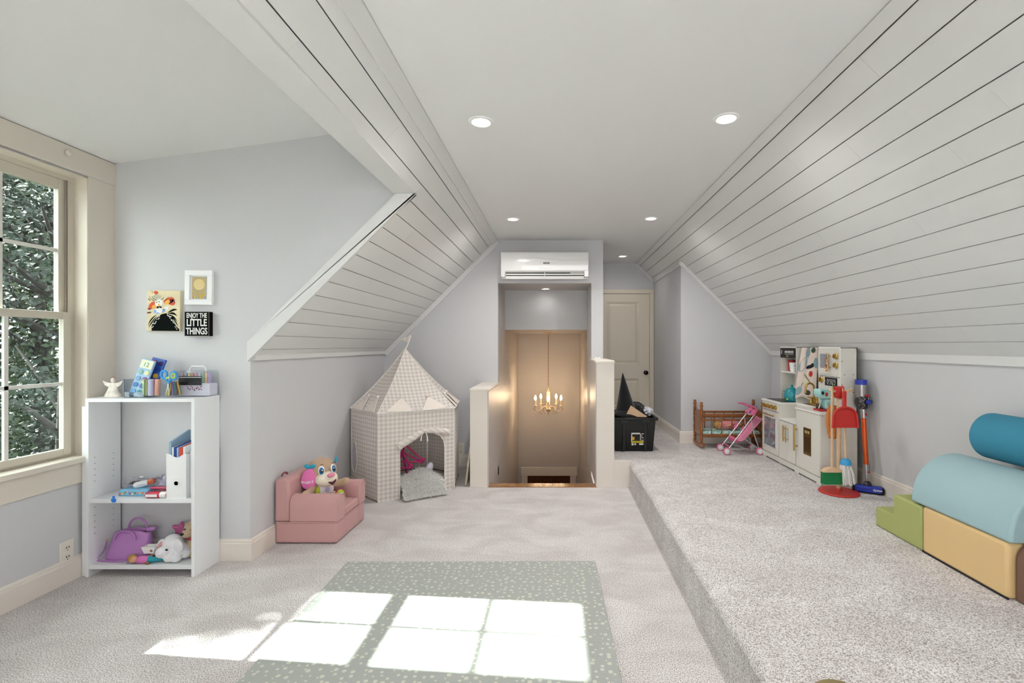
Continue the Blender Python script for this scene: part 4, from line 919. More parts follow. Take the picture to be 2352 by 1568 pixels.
for (a, b2, c2) in (((-0.46, -0.38), (-0.40, -0.22), (-0.20, -0.10)), ((-0.44, -0.42), (-0.34, -0.28), (-0.20, -0.14)), ((0.12, -0.06), (0.3, 0.05), (0.42, 0.03)), ((0.14, -0.08), (0.32, -0.02), (0.42, -0.13)), ((0.18, -0.1), (0.34, -0.14), (0.42, -0.26)), ((0.24, -0.14), (0.38, -0.24), (0.46, -0.40))):
    q = []
    for i in range(9): u = i / 8; q.append((Vector(a) * (1 - u) ** 2 + Vector(b2) * 2 * u * (1 - u) + Vector(c2) * u * u))
    wd = 0.022
    feathers.append([(p.x, p.y + wd * math.sin(PI * i / 8) + 0.004) for i, p in enumerate(q)] + [(p.x, p.y - wd * math.sin(PI * i / 8) - 0.004) for i, p in reversed(list(enumerate(q)))])
blob('hen_feathers', feathers, pk_)
rs = random.Random(4); dots = []
for k in range(46):
    if k < 20: u = rs.random(); x = -0.36 + 0.28 * u; z = -0.46 + 0.34 * u ** 0.8 + rs.uniform(-0.04, 0.05)
    else: u = rs.random(); x = 0.12 + 0.30 * u; z = -0.08 - 0.34 * u ** 1.3 + rs.uniform(-0.05, 0.05)
    dots.append(ell(x, z, 0.014, 0.012, 0, 8))
blob('hen_speckles', dots, pw_, yf - 0.0004)
blob('comb_orange', [ell(-0.33, 0.13, 0.13, 0.075, 0.6), ell(0.17, 0.25, 0.16, 0.08, 0.3), ell(0.26, 0.21, 0.1, 0.075, -0.2), [(-0.3, 0.47), (-0.2, 0.49), (-0.14, 0.44), (-0.19, 0.4), (-0.24, 0.39)]], po)
blob('comb_yellow', [ell(-0.27, 0.1, 0.07, 0.045, 0.3), ell(0.12, 0.21, 0.09, 0.05, 0.5)], py, yf - 0.0004)
arcs = []
for cx, cz_, r_, a0, a1, wd in ((-0.16, 0.4, 0.2, 200, 330, 0.014), (-0.18, 0.42, 0.26, 195, 250, 0.012), (-0.14, 0.42, 0.3, 300, 350, 0.012)):
    p = [(cx + r_ * math.cos(R(a0 + (a1 - a0) * i / 10)), cz_ + r_ * 0.7 * math.sin(R(a0 + (a1 - a0) * i / 10))) for i in range(11)]
    arcs.append(p + [(x, z - wd) for x, z in reversed(p)])
blob('comb_lines', arcs, pk_, yf - 0.0003)
blob('maroon_strokes', [ell(-0.42, 0.04, 0.05, 0.018, -0.15), ell(-0.42, -0.05, 0.07, 0.018, 0.1), ell(0.33, 0.24, 0.012, 0.06, 0.2), ell(0.22, 0.22, 0.014, 0.08, -0.5), ell(-0.42, 0.27, 0.05, 0.01, -0.7), [(-0.36, 0.48), (-0.34, 0.48), (-0.3, 0.42), (-0.31, 0.42)]], pd, yf - 0.0005)
blob('hen_crest', [ell(-0.2, 0.34, 0.14, 0.055, 0.1)], M('p_grey', '#b9b79c', 0.6), yf - 0.0002)
blob('hen_face', [ell(-0.13, 0.19, 0.12, 0.09, 0.2), ell(-0.1, 0.0, 0.17, 0.06, 0.05), ell(0.08, 0.05, 0.1, 0.05, 0.4)], pw_, yf - 0.0006)
blob('hen_ruff', [ell(-0.24, -0.02, 0.045, 0.04, 0.3), ell(0.02, 0.0, 0.07, 0.025, 0.6), ell(-0.16, -0.06, 0.05, 0.02, 0)], pb, yf - 0.0009)
blob('hen_beak', [ell(-0.13, 0.145, 0.03, 0.03, 0.3)], py, yf - 0.0011)
blob('hen_marks', [ell(-0.19, 0.205, 0.016, 0.014), ell(-0.12, 0.22, 0.016, 0.014), ell(-0.16, 0.085, 0.035, 0.025, 0.4), ell(-0.08, 0.09, 0.045, 0.02, -0.3)], pk_, yf - 0.0012)

# ------------------------------------------------------------------ pink chair and its plush puppy
pnk = M('pink_fabric', '#c69896', 0.75, bump=(400, 0.08), sheen=0.2); pip = M('pink_piping', '#d0a4a2', 0.7)
t = thing('kids_armchair', 'small dusty pink foam armchair against the knee wall', 'armchair', (-1.553, 3.20, 0))
cx0, cx1, cy0, cy1 = -1.742, -1.361, 2.985, 3.415
MB().box(cx0, cx1, cy0, cy1, 0.006, 0.135).build('base', pnk, t, True, bevel=0.012, seg=3, smooth=40)
MB().prism([(cx0 - 0.005, 0.137), (cx0 + 0.085, 0.137), (cx0 + 0.085, 0.39), (cx0 + 0.06, 0.408), (cx0 + 0.01, 0.402), (cx0 - 0.006, 0.39)], 'y', cy0, cy1).build('backrest', pnk, t, True, bevel=0.014, seg=3, smooth=40)
for ya, yb in ((cy0, cy0 + 0.105), (cy1 - 0.105, cy1)):
    w_ = (yb - ya) / 2; ym = (ya + yb) / 2
    pr = [(ym - w_, 0.137), (ym + w_, 0.137)] + [(ym + w_ * math.cos(R(a)) * 1.0, 0.245 + 0.052 * math.sin(R(a))) for a in range(0, 181, 15)]
    arm = MB().prism(pr, 'x', cx0 + 0.086, cx1 + 0.006).build('armrest', pnk, t, True, bevel=0.006, seg=2, smooth=40)
    MB().tube([(cx1 + 0.006, p[0], p[1]) for p in pr[2:]], 0.0026, 6).build('piping', pip, arm, True, smooth=60)
    MB().tube([(cx0 + 0.094, p[0], p[1]) for p in pr[2:]], 0.0022, 6).build('piping', pip, arm, True, smooth=60)
MB().prism([(cx0 + 0.086, 0.137), (cx1 + 0.002, 0.137), (cx1 + 0.002, 0.19), (cx0 + 0.2, 0.20), (cx0 + 0.086, 0.195)], 'y', cy0 + 0.106, cy1 - 0.106).build('seat', pnk, t, True, bevel=0.012, seg=3, smooth=40)
MB().tube([(cx0, cy0 - 0.001, 0.136), (cx1, cy0 - 0.001, 0.136), (cx1 + 0.001, cy0, 0.136), (cx1 + 0.001, cy1, 0.136)], 0.0024, 6).build('seam_piping', pip, t, True)
for yy in (cy0 + 0.106, cy1 - 0.106): MB().tube([(cx1 + 0.001, yy, 0.01), (cx1 + 0.001, yy, 0.134)], 0.002, 6).build('seam_piping', pip, t, True)
MB().tube([(cx0 + 0.02, 3.05 + 0.03 * math.cos(a), 0.41 + 0.016 * math.sin(a)) for a in [PI * k / 8 for k in range(9)]], 0.006, 6).build('carry_loop', M('loop_maroon', '#8a4a50', 0.7), t, True, smooth=60)

fur = M('beige_fur', '#c9a98c', 0.95, bump=(220, 0.6), sheen=0.4); crm = M('cream_plush', '#eee4d2', 0.9, bump=(250, 0.3)); pkp = M('hot_pink_plush', '#e67ab8', 0.8); tea = M('teal_satin', '#1e9fc0', 0.35)
t = thing('plush_puppy', 'beige plush puppy with pink lettered ear sitting in the pink armchair', 'plush toy', (-1.55, 3.20, 0.20), R(50))
# local: faces -y
b = MB(); b.ball((0, 0.03, 0.19), (0.098, 0.09, 0.095), 20, 14); b.ball((0, 0.03, 0.07), (0.07, 0.06, 0.085), 18, 12)
b.tube([(-0.05, 0.0, 0.105), (-0.10, -0.03, 0.085), (-0.135, -0.06, 0.085)], [0.024, 0.025, 0.027], 10); b.ball((-0.137, -0.062, 0.085), 0.027)
b.tube([(0.05, 0.0, 0.105), (0.10, -0.02, 0.10), (0.125, -0.045, 0.11)], [0.024, 0.025, 0.027], 10); b.ball((0.128, -0.05, 0.112), 0.028)
b.tube([(-0.04, 0, 0.03), (-0.055, -0.08, 0.028)], [0.032, 0.03], 10); b.tube([(0.04, 0, 0.03), (0.065, -0.08, 0.03)], [0.032, 0.03], 10)
b.build('body', fur, t, remesh=0.009)
b = MB(); b.ball((0.0, -0.05, 0.155), (0.072, 0.055, 0.05), 18, 12); b.ball((0.0, -0.075, 0.175), (0.04, 0.03, 0.03), 16, 10)
b.build('muzzle', crm, t, remesh=0.007)
MB().ball((0.0, -0.112, 0.190), (0.026, 0.014, 0.016), 16, 10).build('nose', M('nose_pink', '#dd8aa2', 0.5), t, smooth=60)
MB().tube([(-0.012, -0.104, 0.145), (0.01, -0.108, 0.132), (0.032, -0.098, 0.142), (0.044, -0.085, 0.16)], [0.003, 0.010, 0.007, 0.002], 8).build('mouth', M('mouth_dark', '#4a1a24', 0.6), t, smooth=60)
for s in (-1, 1):
    c = Vector((0.038 * s, -0.058, 0.218)); rt = (R(-15), 0, R(22) * s)
    e = MB().ball(c, (0.020, 0.009, 0.029), 16, 10, rt).build('eye', whitep_m, t, smooth=60)
    MB().ball(c + Vector((0.002 * s, -0.006, -0.002)), (0.015, 0.006, 0.023), 14, 10, rt).build('iris', M('iris_blue', '#2b7ab5', 0.25), e, smooth=60)
    MB().ball(c + Vector((0.003 * s, -0.0095, -0.003)), (0.010, 0.004, 0.015), 12, 8, rt).build('pupil', black_m, e, smooth=60)
    MB().ball(c + Vector((0.0, -0.0135, 0.003)), 0.0045, 8, 6).build('glint', whitep_m, e, smooth=60)
    MB().tube([c + Vector((-0.008, -0.004, 0.036)), c + Vector((0.0, -0.006, 0.040)), c + Vector((0.009, -0.004, 0.038))], 0.002, 5).build('eyebrow', M('brow_dark', '#3a2a24', 0.7), t)
for s in (-1, 1):
    ear = MB()
    pts = [(0.0, 0.0), (0.024, -0.012), (0.046, -0.06), (0.048, -0.105), (0.028, -0.138), (-0.005, -0.142), (-0.034, -0.118), (-0.042, -0.075), (-0.03, -0.025)]
    sm = []
    for i in range(len(pts)):
        p0, p1, p2, p3 = [Vector(pts[(i + j - 1) % len(pts)]) for j in range(4)]
        for k_ in range(3): u = k_ / 3; sm.append(tuple(0.5 * (2 * p1 + (p2 - p0) * u + (2 * p0 - 5 * p1 + 4 * p2 - p3) * u * u + (3 * p1 - p0 - 3 * p2 + p3) * u ** 3)))
    eo = ear.prism(sm, 'y', -0.009, 0.009).build('ear', pkp, t, bevel=0.006, seg=3, smooth=40)
    eo.location = (0.092 * s, -0.012 if s < 0 else 0.03, 0.235); eo.rotation_euler = (R(6), R(-8) * s, R(-38) if s < 0 else R(60))
    bw = MB(); bw.ball((-0.016, -0.004, 0.012), (0.018, 0.008, 0.014), 12, 8, (0, 0.5, 0)); bw.ball((0.018, -0.004, 0.016), (0.018, 0.008, 0.014), 12, 8, (0, -0.5, 0)); bw.ball((0, -0.006, 0.008), 0.008, 10, 8)
    bw.build('bow', tea, eo, smooth=60)
    if s < 0:
        for i, chh in enumerate('WIGGLE'):
            text('lettering', chh, 0.021, (-0.030 + 0.012 * i, -0.0098, -0.098 + 0.013 * abs(i / 5 - 0.35) + 0.006 * (i / 5)), (PI / 2, R(-20 + 6 * i) * -1, 0), whitep_m, eo, 0.0003, 0.85, bold=0.0006)
MB().ball((0, -0.010, 0.075), (0.062, 0.052, 0.058), 18, 12).build('shirt', M('shirt_print', '#e8e2e6', 0.8, var=(40, 0.12)), t, smooth=60)
bb = MB(); disc(bb, (0.0, -0.060, 0.085), 0.016, (0, -1, 0.15), 0.003, 20); bb.build('shirt_button', M('button_lilac', '#c9a8c8', 0.7), t)
bb = MB(); disc(bb, (0.0, -0.063, 0.0855), 0.009, (0, -1, 0.15), 0.002, 20); bb.build('shirt_button', M('button_blue', '#9fb4d6', 0.7), t)
MB().ball((-0.045, -0.03, 0.07), (0.022, 0.02, 0.04), 12, 8).build('shirt_side', M('lime_plush', '#b9c53a', 0.8), t, smooth=60)
for s in (-1, 1):
    f = MB().ball((0.062 * s, -0.105, 0.04), (0.030, 0.018, 0.042), 16, 10, (R(10), 0, 0)).build('shoe', M('lime_plush', '#b9c53a', 0.8), t, smooth=60)
    MB().ball((0.062 * s, -0.092, 0.038), (0.033, 0.013, 0.045), 16, 10, (R(10), 0, 0)).build('shoe_rim', M('magenta_plush', '#b83a6a', 0.8), f, smooth=60)
    MB().ball((0.062 * s, -0.119, 0.038), (0.019, 0.008, 0.029), 14, 8, (R(10), 0, 0)).build('sole_print', M('sole_white', '#dfe6e0', 0.8, var=(80, 0.3)), f, smooth=60)
# ------------------------------------------------------------------ gingham play tent
def gingham_mat():
    m = bpy.data.materials.new('gingham'); m.use_nodes = True; nt = m.node_tree; b = nt.nodes['Principled BSDF']; N = nt.nodes.new; L = nt.links.new
    b.inputs['Roughness'].default_value = 0.9; b.inputs['Sheen Weight'].default_value = 0.2
    uv = N('ShaderNodeUVMap'); sp = N('ShaderNodeSeparateXYZ'); L(uv.outputs['UV'], sp.inputs[0]); outs = []
    for ax in ('X', 'Y'):
        d = N('ShaderNodeMath'); d.operation = 'DIVIDE'; d.inputs[1].default_value = 0.034; L(sp.outputs[ax], d.inputs[0])
        f = N('ShaderNodeMath'); f.operation = 'FRACT'; L(d.outputs[0], f.inputs[0])
        g = N('ShaderNodeMath'); g.operation = 'GREATER_THAN'; g.inputs[1].default_value = 0.5; L(f.outputs[0], g.inputs[0]); outs.append(g)
    a = N('ShaderNodeMath'); a.operation = 'ADD'; L(outs[0].outputs[0], a.inputs[0]); L(outs[1].outputs[0], a.inputs[1])
    h = N('ShaderNodeMath'); h.operation = 'MULTIPLY'; h.inputs[1].default_value = 0.5; L(a.outputs[0], h.inputs[0])
    r = N('ShaderNodeValToRGB'); e = r.color_ramp.elements; e[0].color = rgb('#f9f6f2'); e[1].color = rgb('#dfd3c9'); L(h.outputs[0], r.inputs['Fac']); L(r.outputs['Color'], b.inputs['Base Color'])
    # thin cotton lets light through
    tr = N('ShaderNodeBsdfTranslucent'); L(r.outputs['Color'], tr.inputs['Color']); mx = N('ShaderNodeMixShader'); mx.inputs['Fac'].default_value = 0.25
    out = nt.nodes['Material Output']; L(b.outputs[0], mx.inputs[1]); L(tr.outputs[0], mx.inputs[2]); L(mx.outputs[0], out.inputs['Surface'])
    return m
ging = gingham_mat(); cot = M('cream_cotton', '#efe8e0', 0.9)
PT = [Vector(p) for p in ((-1.40, 3.776), (-0.877, 4.118), (-0.940, 4.60), (-1.30, 4.84), (-1.735, 4.62), (-1.742, 4.09))]
APX = Vector((-1.352, 4.30, HC - 0.03)); ZE = 0.70
ctr = Vector((APX.x, APX.y))
t = thing('play_tent', 'cream gingham castle play tent with pointed roof and open door', 'tent', (APX.x, APX.y, 0))
def V3(p, z): return Vector((p[0], p[1], z))
for k in range(6):
    a, c = PT[k], PT[(k + 1) % 6]; L_ = (c - a).length; d = (c - a) / L_; nr = Vector((d.y, -d.x))
    if k == 0:
        s0, s1 = 0.2676 * L_, 0.864 * L_
        arch = [(s0, 0.0), (s0, 0.38), (s0 + 0.012, 0.43), (s0 + 0.05, 0.475), (s0 + 0.12, 0.505), (s0 + 0.19, 0.515), (s1 - 0.10, 0.505), (s1 - 0.04, 0.475), (s1 - 0.01, 0.43), (s1, 0.38), (s1, 0.0)]
        tr = []                      # strips around the door opening, column by column
        cols_ = [0.0, s0 * 0.5] + [q[0] for q in arch[1:-1]] + [(s1 + L_) / 2, L_]
        def low(s):
            if s < s0 or s > s1: return 0.0
            z = 0
            for q, w in zip(arch[1:-1], arch[2:-1]):
                if q[0] <= s <= w[0] and w[0] > q[0]: z = q[1] + (w[1] - q[1]) * (s - q[0]) / (w[0] - q[0])
            return z
        b = MB()
        def col(s, zlo):
            out = []
            for i in range(9):
                z = zlo + (ZE - zlo) * i / 8; p = a + d * s; bl = 0.010 * math.sin(PI * s / L_) * math.sin(PI * z / ZE) + 0.004 * math.sin(s * 37 + z * 9)
                q = p + nr * bl; out.append((V3(q, z), (s, z)))
            return out
        seq = [(0.0, 0.0), (s0 * 0.5, 0.0), (s0, 0.0), None] + [(q[0], q[1]) for q in arch[1:-1]] + [None, (s1, 0.0), ((s1 + L_) / 2, 0.0), (L_, 0.0)]
        prev = None
        for e in seq:
            if e is None: prev = None; continue
            cur = col(*e)
            if prev:
                vs_ = [x[0] for x in prev] + [x[0] for x in cur]; us = [x[1] for x in prev] + [x[1] for x in cur]
                b.add(vs_, [(i, i + 9, i + 10, i + 1) for i in range(8)], us)
            prev = cur
        b.build('front_panel', ging, t, True, smooth=60)
        MB().tube([V3(a + d * q[0] + nr * 0.004, max(q[1], 0.004)) for q in arch], 0.004, 6).build('door_binding', cot, t, True, smooth=60)
        # rolled up door flap with ties
        fl = [(s0 - 0.02, 0.42), (s0 + 0.04, 0.455), (s0 + 0.12, 0.495), (s0 + 0.19, 0.535), (s0 + 0.26, 0.53), (s1 - 0.03, 0.515), (s1 + 0.035, 0.495)]
        b = MB(); prev = None; n = 12
        pts = [V3(a + d * q[0] + nr * 0.024, q[1]) for q in fl]; rads = [0.027, 0.030, 0.027, 0.017, 0.024, 0.027, 0.025]
        b.tube(pts, rads, 14); b.uv = [((v - V3(a, 0)).length, v.z * 1.0 + 0.03 * (i % 14) / 14) for i, v in enumerate(b.v)]; b.has_uv = True
        b.build('rolled_flap', ging, t, True, smooth=50)
        for q in ((-0.03, -0.075), (0.02, -0.085)):
            b0 = V3(a + d * fl[3][0] + nr * 0.045, fl[3][1] - 0.005); MB().tube([b0, b0 + V3(d * q[0] * 0.8, q[1] * 0.35), b0 + V3(d * q[0], q[1] * 0.7), b0 + V3(d * q[0] * 1.1, q[1])], [0.003, 0.004, 0.005, 0.006], 6).build('tie', cot, t, True, smooth=60)
    else:
        b = MB().grid(lambda u, v: V3(a + (c - a) * u + nr * (0.012 * math.sin(PI * u) * math.sin(PI * v) + 0.003 * math.sin(u * 19 + v * 7)), 0.002 + v * (ZE - 0.002)), 12, 10, uvs=(L_, ZE)); b.build('side_panel', ging, t, True, smooth=60)
    # roof gore
    ao, co = ctr + (a - ctr) * 1.02, ctr + (c - ctr) * 1.02; hgt = 0.62
    def roof(u, v):
        base = V3(ao + (co - ao) * u, ZE); p = base * (1 - v) + APX * v; sag = -0.03 * math.sin(PI * v) - 0.015 * math.sin(PI * u) * (1 - v); return p + Vector((0, 0, sag)) + V3(nr * -0.0, 0)
    b = MB().grid(roof, 10, 12); b.uv = [((i / 10 - 0.5) * L_ * (1 - j / 12), j / 12 * hgt) for i in range(11) for j in range(13)]; b.build('roof_gore', ging, t, True, smooth=60)
    MB().tube([roof(0, v / 10) + Vector((0, 0, 0.002)) for v in range(11)], 0.003, 6).build('roof_piping', cot, t, True, smooth=60)
    MB().tube([V3(ao + (co - ao) * u, ZE - 0.002) for u in (0, 0.5, 1)], 0.005, 6).build('eave_piping', ging, t, True, smooth=60)
    MB().tube([V3(a, 0.004), V3(a, ZE)], 0.004, 6).build('corner_seam', cot, t, True, smooth=60)
    MB().tube([V3(a, 0.006), V3(c, 0.006)], 0.005, 6).build('base_piping', M('base_tan', '#8f7d6b', 0.9), t, True) if k != 0 else None
    if k in (0, 1, 5):
        for u0, u1 in ((0.10, 0.44), (0.56, 0.90)):
            pts = [roof(u0, 0.01), roof(u1, 0.01), roof((u0 + u1) / 2, 0.25)]
            nrm = (pts[1] - pts[0]).cross(pts[2] - pts[0]).normalized(); nrm = nrm if nrm.z > 0 else -nrm
            pts = [p + nrm * 0.010 for p in pts]; b = MB(); b.add(pts, [(0, 1, 2)], [(0, 0), (L_ * 0.34, 0), (L_ * 0.17, 0.16)])
            pn = b.build('pennant', M('pennant_cloth', '#e9dfd6', 0.9), t, True, solid=0.003); MB().tube([pts[0], pts[2], pts[1]], 0.0028, 6).build('pennant_trim', cot, pn, True, smooth=60)
            MB().ball(pts[2] + nrm * 0.006, 0.013, 12, 8).build('pompom', cot, pn, True, smooth=60)
# side window with sheer
a, c = PT[5], PT[0]
wp = lambda ang, r1, r2: V3(a + (c - a) * (0.16 + r1 * math.cos(ang)) + Vector((-0.004, -0.010)), 0.30 + r2 * math.sin(ang))
MB().poly([wp(2 * PI * k / 24, 0.10, 0.13) for k in range(24)]).build('side_window', M('sheer_grey', '#c9c6cc', 0.8), t, True)
MB().tube([wp(2 * PI * k / 24, 0.10, 0.13) for k in range(24)], 0.004, 6, closed=True).build('window_binding', cot, t, True, smooth=60)
fp = P(928, 800, 4.30)
MB().tube([APX + Vector((0, 0, -0.01)), APX + Vector((0.025, 0, 0.045)), APX + Vector((0.05, 0, 0.115))], 0.006, 8).build('flag_pole', cot, t, True, smooth=60)
b = MB(); b.add([APX + Vector((0.03, -0.002, 0.06)), APX + Vector((0.054, -0.002, 0.125)), APX + Vector((-0.05, -0.006, 0.08))], [(0, 1, 2)], [(0, 0), (0, 0.09), (0.09, 0.03)]); b.build('flag', ging, t, True, solid=0.003)

# fur rug spilling from the door
d = (PT[1] - PT[0]).normalized(); nr = Vector((d.y, -d.x)); FC = PT[0] + d * 0.350
def fur(u, v):
    al = (u - 0.5) * 2; ac = v * 0.30 - 0.19
    e = 1 - 0.18 * abs(al) ** 3
    hgt = 0.165 * (1 / (1 + math.exp((ac - 0.050) / 0.020))) * (0.85 + 0.15 * math.cos(al * 2.2) + 0.06 * math.sin(al * 5 + 1)) * (1 if ac > -0.1 else max(0.0, 1 - (-0.1 - ac) / 0.09))
    p = FC + d * (al * 0.166 * (1.0 if ac < 0.03 else 1.04)) + nr * ac
    return V3(p, 0.004 + hgt * e)
t = thing('fur_rug', 'fluffy white faux fur rug bunched in the tent doorway', 'rug', (FC.x, FC.y, 0))
fm = M('white_fur', '#fbfaf8', 0.95, sheen=0.3)
_nt = fm.node_tree; _tr = _nt.nodes.new('ShaderNodeBsdfTranslucent'); _tr.inputs['Color'].default_value = rgb('#fbfaf8'); _mx = _nt.nodes.new('ShaderNodeMixShader'); _mx.inputs['Fac'].default_value = 0.35
_nt.links.new(_nt.nodes['Principled BSDF'].outputs[0], _mx.inputs[1]); _nt.links.new(_tr.outputs[0], _mx.inputs[2]); _nt.links.new(_mx.outputs[0], _nt.nodes['Material Output'].inputs['Surface'])
MB().grid(fur, 24, 24).build('pelt', fm, t, True, smooth=80)
rf = random.Random(12); V = []; Fs = []
for i in range(11000):
    u, v = rf.random(), rf.random(); p = fur(u, v); e = 0.01
    tu = fur(min(1, u + e), v) - fur(max(0, u - e), v); tv = fur(u, min(1, v + e)) - fur(u, max(0, v - e)); nn = tu.cross(tv); nn = nn.normalized() if nn.length > 1e-9 else Vector((0, 0, 1))
    if nn.z < 0: nn = -nn
    g = Vector((rf.uniform(-1, 1), rf.uniform(-1, 1), rf.uniform(-1.0, 0.3))) * 0.8; dr = (nn + g + V3(nr, 0) * 0.5).normalized(); L_ = rf.uniform(0.025, 0.055); sd = dr.orthogonal().normalized() * 0.0019
    sd = Matrix.Rotation(rf.uniform(0, PI), 3, dr) @ sd; m_ = p + dr * L_ * 0.6 + Vector((0, 0, 0.003)); tp = p + dr * L_ - Vector((0, 0, 0.008))
    for w in (p, m_, tp): w.z = max(w.z, 0.003)
    k = len(V); V += [p - sd, p + sd, m_ + sd * 0.8, m_ - sd * 0.8, tp]; Fs += [(k, k + 1, k + 2, k + 3), (k + 3, k + 2, k + 4)]
b = MB(); b.add(V, Fs); o = b.build('fur_strands', fm, t, True, fixn=False); o['kind'] = 'stuff'
# pink toy frame and hanging toy in the tent
mg = M('magenta_plastic', '#d0357c', 0.35)
t = thing('doll_furniture_frame', 'hot pink plastic rod doll furniture tipped over inside the tent', 'toy', (-1.30, 4.2, 0))
rods = [((928, 1018), (970, 1056), 4.20), ((924, 1038), (966, 1059), 4.23), ((922, 1060), (963, 1060), 4.17), ((924, 1038), (935, 1090), 4.20), ((927, 1041), (940, 1072), 4.15), ((918, 1074), (941, 1074), 4.15), ((930, 1020), (924, 1040), 4.2), ((924, 1038), (905, 1090), 4.25), ((935, 1090), (930, 1112), 4.2)]
for p, q, Y in rods:
    A_, B_ = P(p[0], p[1], Y), P(q[0], q[1], Y + 0.03); B_.z = max(B_.z, 0.008); MB().tube([A_, B_], 0.0085, 8).build('rod', mg, t, True, smooth=60)
for q, Y in (((970, 1057), 4.22), ((943, 1071), 4.17), ((924, 1040), 4.2)):
    MB().obox(P(q[0], q[1], Y), (0.032, 0.024, 0.05), (0, 0.6, 0)).build('joint', mg, t, True, bevel=0.006)
t = thing('hanging_toy', 'white domed toy with coloured beads hanging on a cord in the tent', 'toy', P(985, 1072, 4.12))
MB().tube([(-0.014, 0, 0.03), (-0.014, 0, 0.30), (-0.014, 0.02, 0.60)], 0.0018, 6).build('cord', cot, t)
MB().ball((0.008, 0, 0), (0.03, 0.03, 0.042), 18, 12, (0, 0.35, 0)).build('dome', M('lavender_white', '#dcd9ec', 0.35), t, smooth=60)
for q, c_ in (((-0.035, -0.02, -0.012), '#2f7fa5'), ((-0.018, -0.028, -0.024), '#c03540'), ((-0.012, -0.03, -0.008), '#f0efe8'), ((-0.05, -0.01, -0.024), '#3f9a6a')):
    MB().ball(q, 0.011, 10, 8).build('bead', M('bead_' + c_, c_, 0.4), t, smooth=60)
crumple('toy_bag', 'pale blue and white crumpled plastic playmat on the tent floor', 'playmat', (-1.33, 4.12, 0.06), (0.16, 0.10, 0.065), M('playmat', '#aebcc6', 0.5, var=(12, 0.35)), 41, 0.15)

# leaning board by the half wall
b = MB(); A_ = [(-0.812, 4.27, 0.0), (-0.796, 4.27, 0.0), (-0.758, 4.27, 0.335), (-0.772, 4.27, 0.335)]
b.prism([(p[0], p[2]) for p in A_], 'y', 4.26, 4.78); o = b.build('leaning_board', M('pale_wood', '#d6c8b0', 0.6, var=(20, 0.1))); tag(o, 'thin pale wooden board leaning against the half wall beside the tent', 'board')
t = thing('remote_control', 'small white remote lying on the taller half wall cap', 'remote', (0.40, 4.80, HC - 0.132)); MB().box(-0.03, 0.03, -0.05, 0.05, 0, 0.016).build('remote_body', whitep_m, t, bevel=0.003); MB().box(-0.02, 0.02, -0.03, 0.03, 0.0155, 0.0172).build('keypad', M('keypad_grey', '#8a8d90', 0.5), t)

# ------------------------------------------------------------------ black storage tote with costumes
tm = M('tote_black', '#151617', 0.42)
t = thing('storage_tote', 'open black plastic storage tote with yellow label on the raised floor', 'storage tote', (0.727, 4.78, ZP))
def ring(w, dp, z): return [Vector((-w, -dp, z)), Vector((w, -dp, z)), Vector((w, dp, z)), Vector((-w, dp, z))]
lv = [ring(0.172, 0.245, 0.0), ring(0.176, 0.25, 0.012), ring(0.196, 0.272, 0.285), ring(0.196, 0.272, 0.295), ring(0.216, 0.292, 0.295), ring(0.218, 0.294, 0.318), ring(0.210, 0.286, 0.322), ring(0.194, 0.270, 0.318), ring(0.172, 0.245, 0.02)]
V = [p for r_ in lv for p in r_]; Fs = [(0, 1, 2, 3)] + [(i * 4 + j, i * 4 + (j + 1) % 4, i * 4 + 4 + (j + 1) % 4, i * 4 + 4 + j) for i in range(len(lv) - 1) for j in range(4)] + [tuple((len(lv) - 1) * 4 + j for j in range(4))]
MB().add(V, Fs).build('tub', tm, t, bevel=0.006, seg=2, smooth=40)
for x in (-0.12, 0.09): MB().prism([(x - 0.022, 0.30), (x + 0.06, 0.30), (x + 0.052, 0.272), (x - 0.014, 0.272)], 'y', -0.291, -0.268).build('rim_tab', tm, t, bevel=0.003)
for x in (-0.10, 0.0, 0.10): MB().prism([(x - 0.012, 0.01), (x + 0.012, 0.01), (x + 0.014, 0.26), (x - 0.014, 0.26)], 'y', -0.275, -0.245).build('rib', tm, t, bevel=0.003) if x else None
lb = MB().add([(-0.03, -0.252, 0.055), (0.088, -0.252, 0.055), (0.088, -0.268, 0.178), (-0.03, -0.268, 0.178)], [(0, 1, 2, 3)]).build('label', M('lab_black', '#1d1d1b', 0.4), t, solid=0.0015)
def lq(x0, x1, z0, z1, nm, c_):
    yy = lambda z: -0.252 - 0.016 * (z - 0.055) / 0.123 - 0.0015
    MB().add([(x0, yy(z0), z0), (x1, yy(z0), z0), (x1, yy(z1), z1), (x0, yy(z1), z1)], [(0, 1, 2, 3)]).build(nm, M('lab_' + c_, c_, 0.4), lb)
for q in ((-0.03, -0.022, 0.10, 0.178), (-0.03, 0.05, 0.165, 0.178), (0.052, 0.058, 0.105, 0.172), (0.066, 0.088, 0.166, 0.172), (0.066, 0.070, 0.135, 0.160), (0.066, 0.088, 0.128, 0.134), (0.066, 0.088, 0.105, 0.111), (-0.026, -0.008, 0.058, 0.078), (0.0, 0.016, 0.061, 0.076), (0.045, 0.085, 0.062, 0.078)): lq(*q, 'label_print', '#e9e8e0')
lq(-0.03, 0.088, 0.082, 0.100, 'label_print', '#d8c22a'); lq(-0.022, 0.0, 0.108, 0.14, 'label_print', '#e0a83a'); lq(0.0, 0.05, 0.088, 0.094, 'label_print', '#5a2a18')
felt = M('black_felt', '#0f0f11', 0.95, sheen=0.3)
t = thing('witch_hat', 'pointed black witch hat sticking out of the black tote', 'hat', (0.672, 4.70, ZP + 0.36)); t.rotation_euler = (R(-6), R(-4), 0)
MB().lathe([(0.098, 0.0), (0.09, 0.03), (0.066, 0.12), (0.036, 0.24), (0.016, 0.32), (0.004, 0.365), (0, 0.367)], 24).build('cone', felt, t, smooth=60)
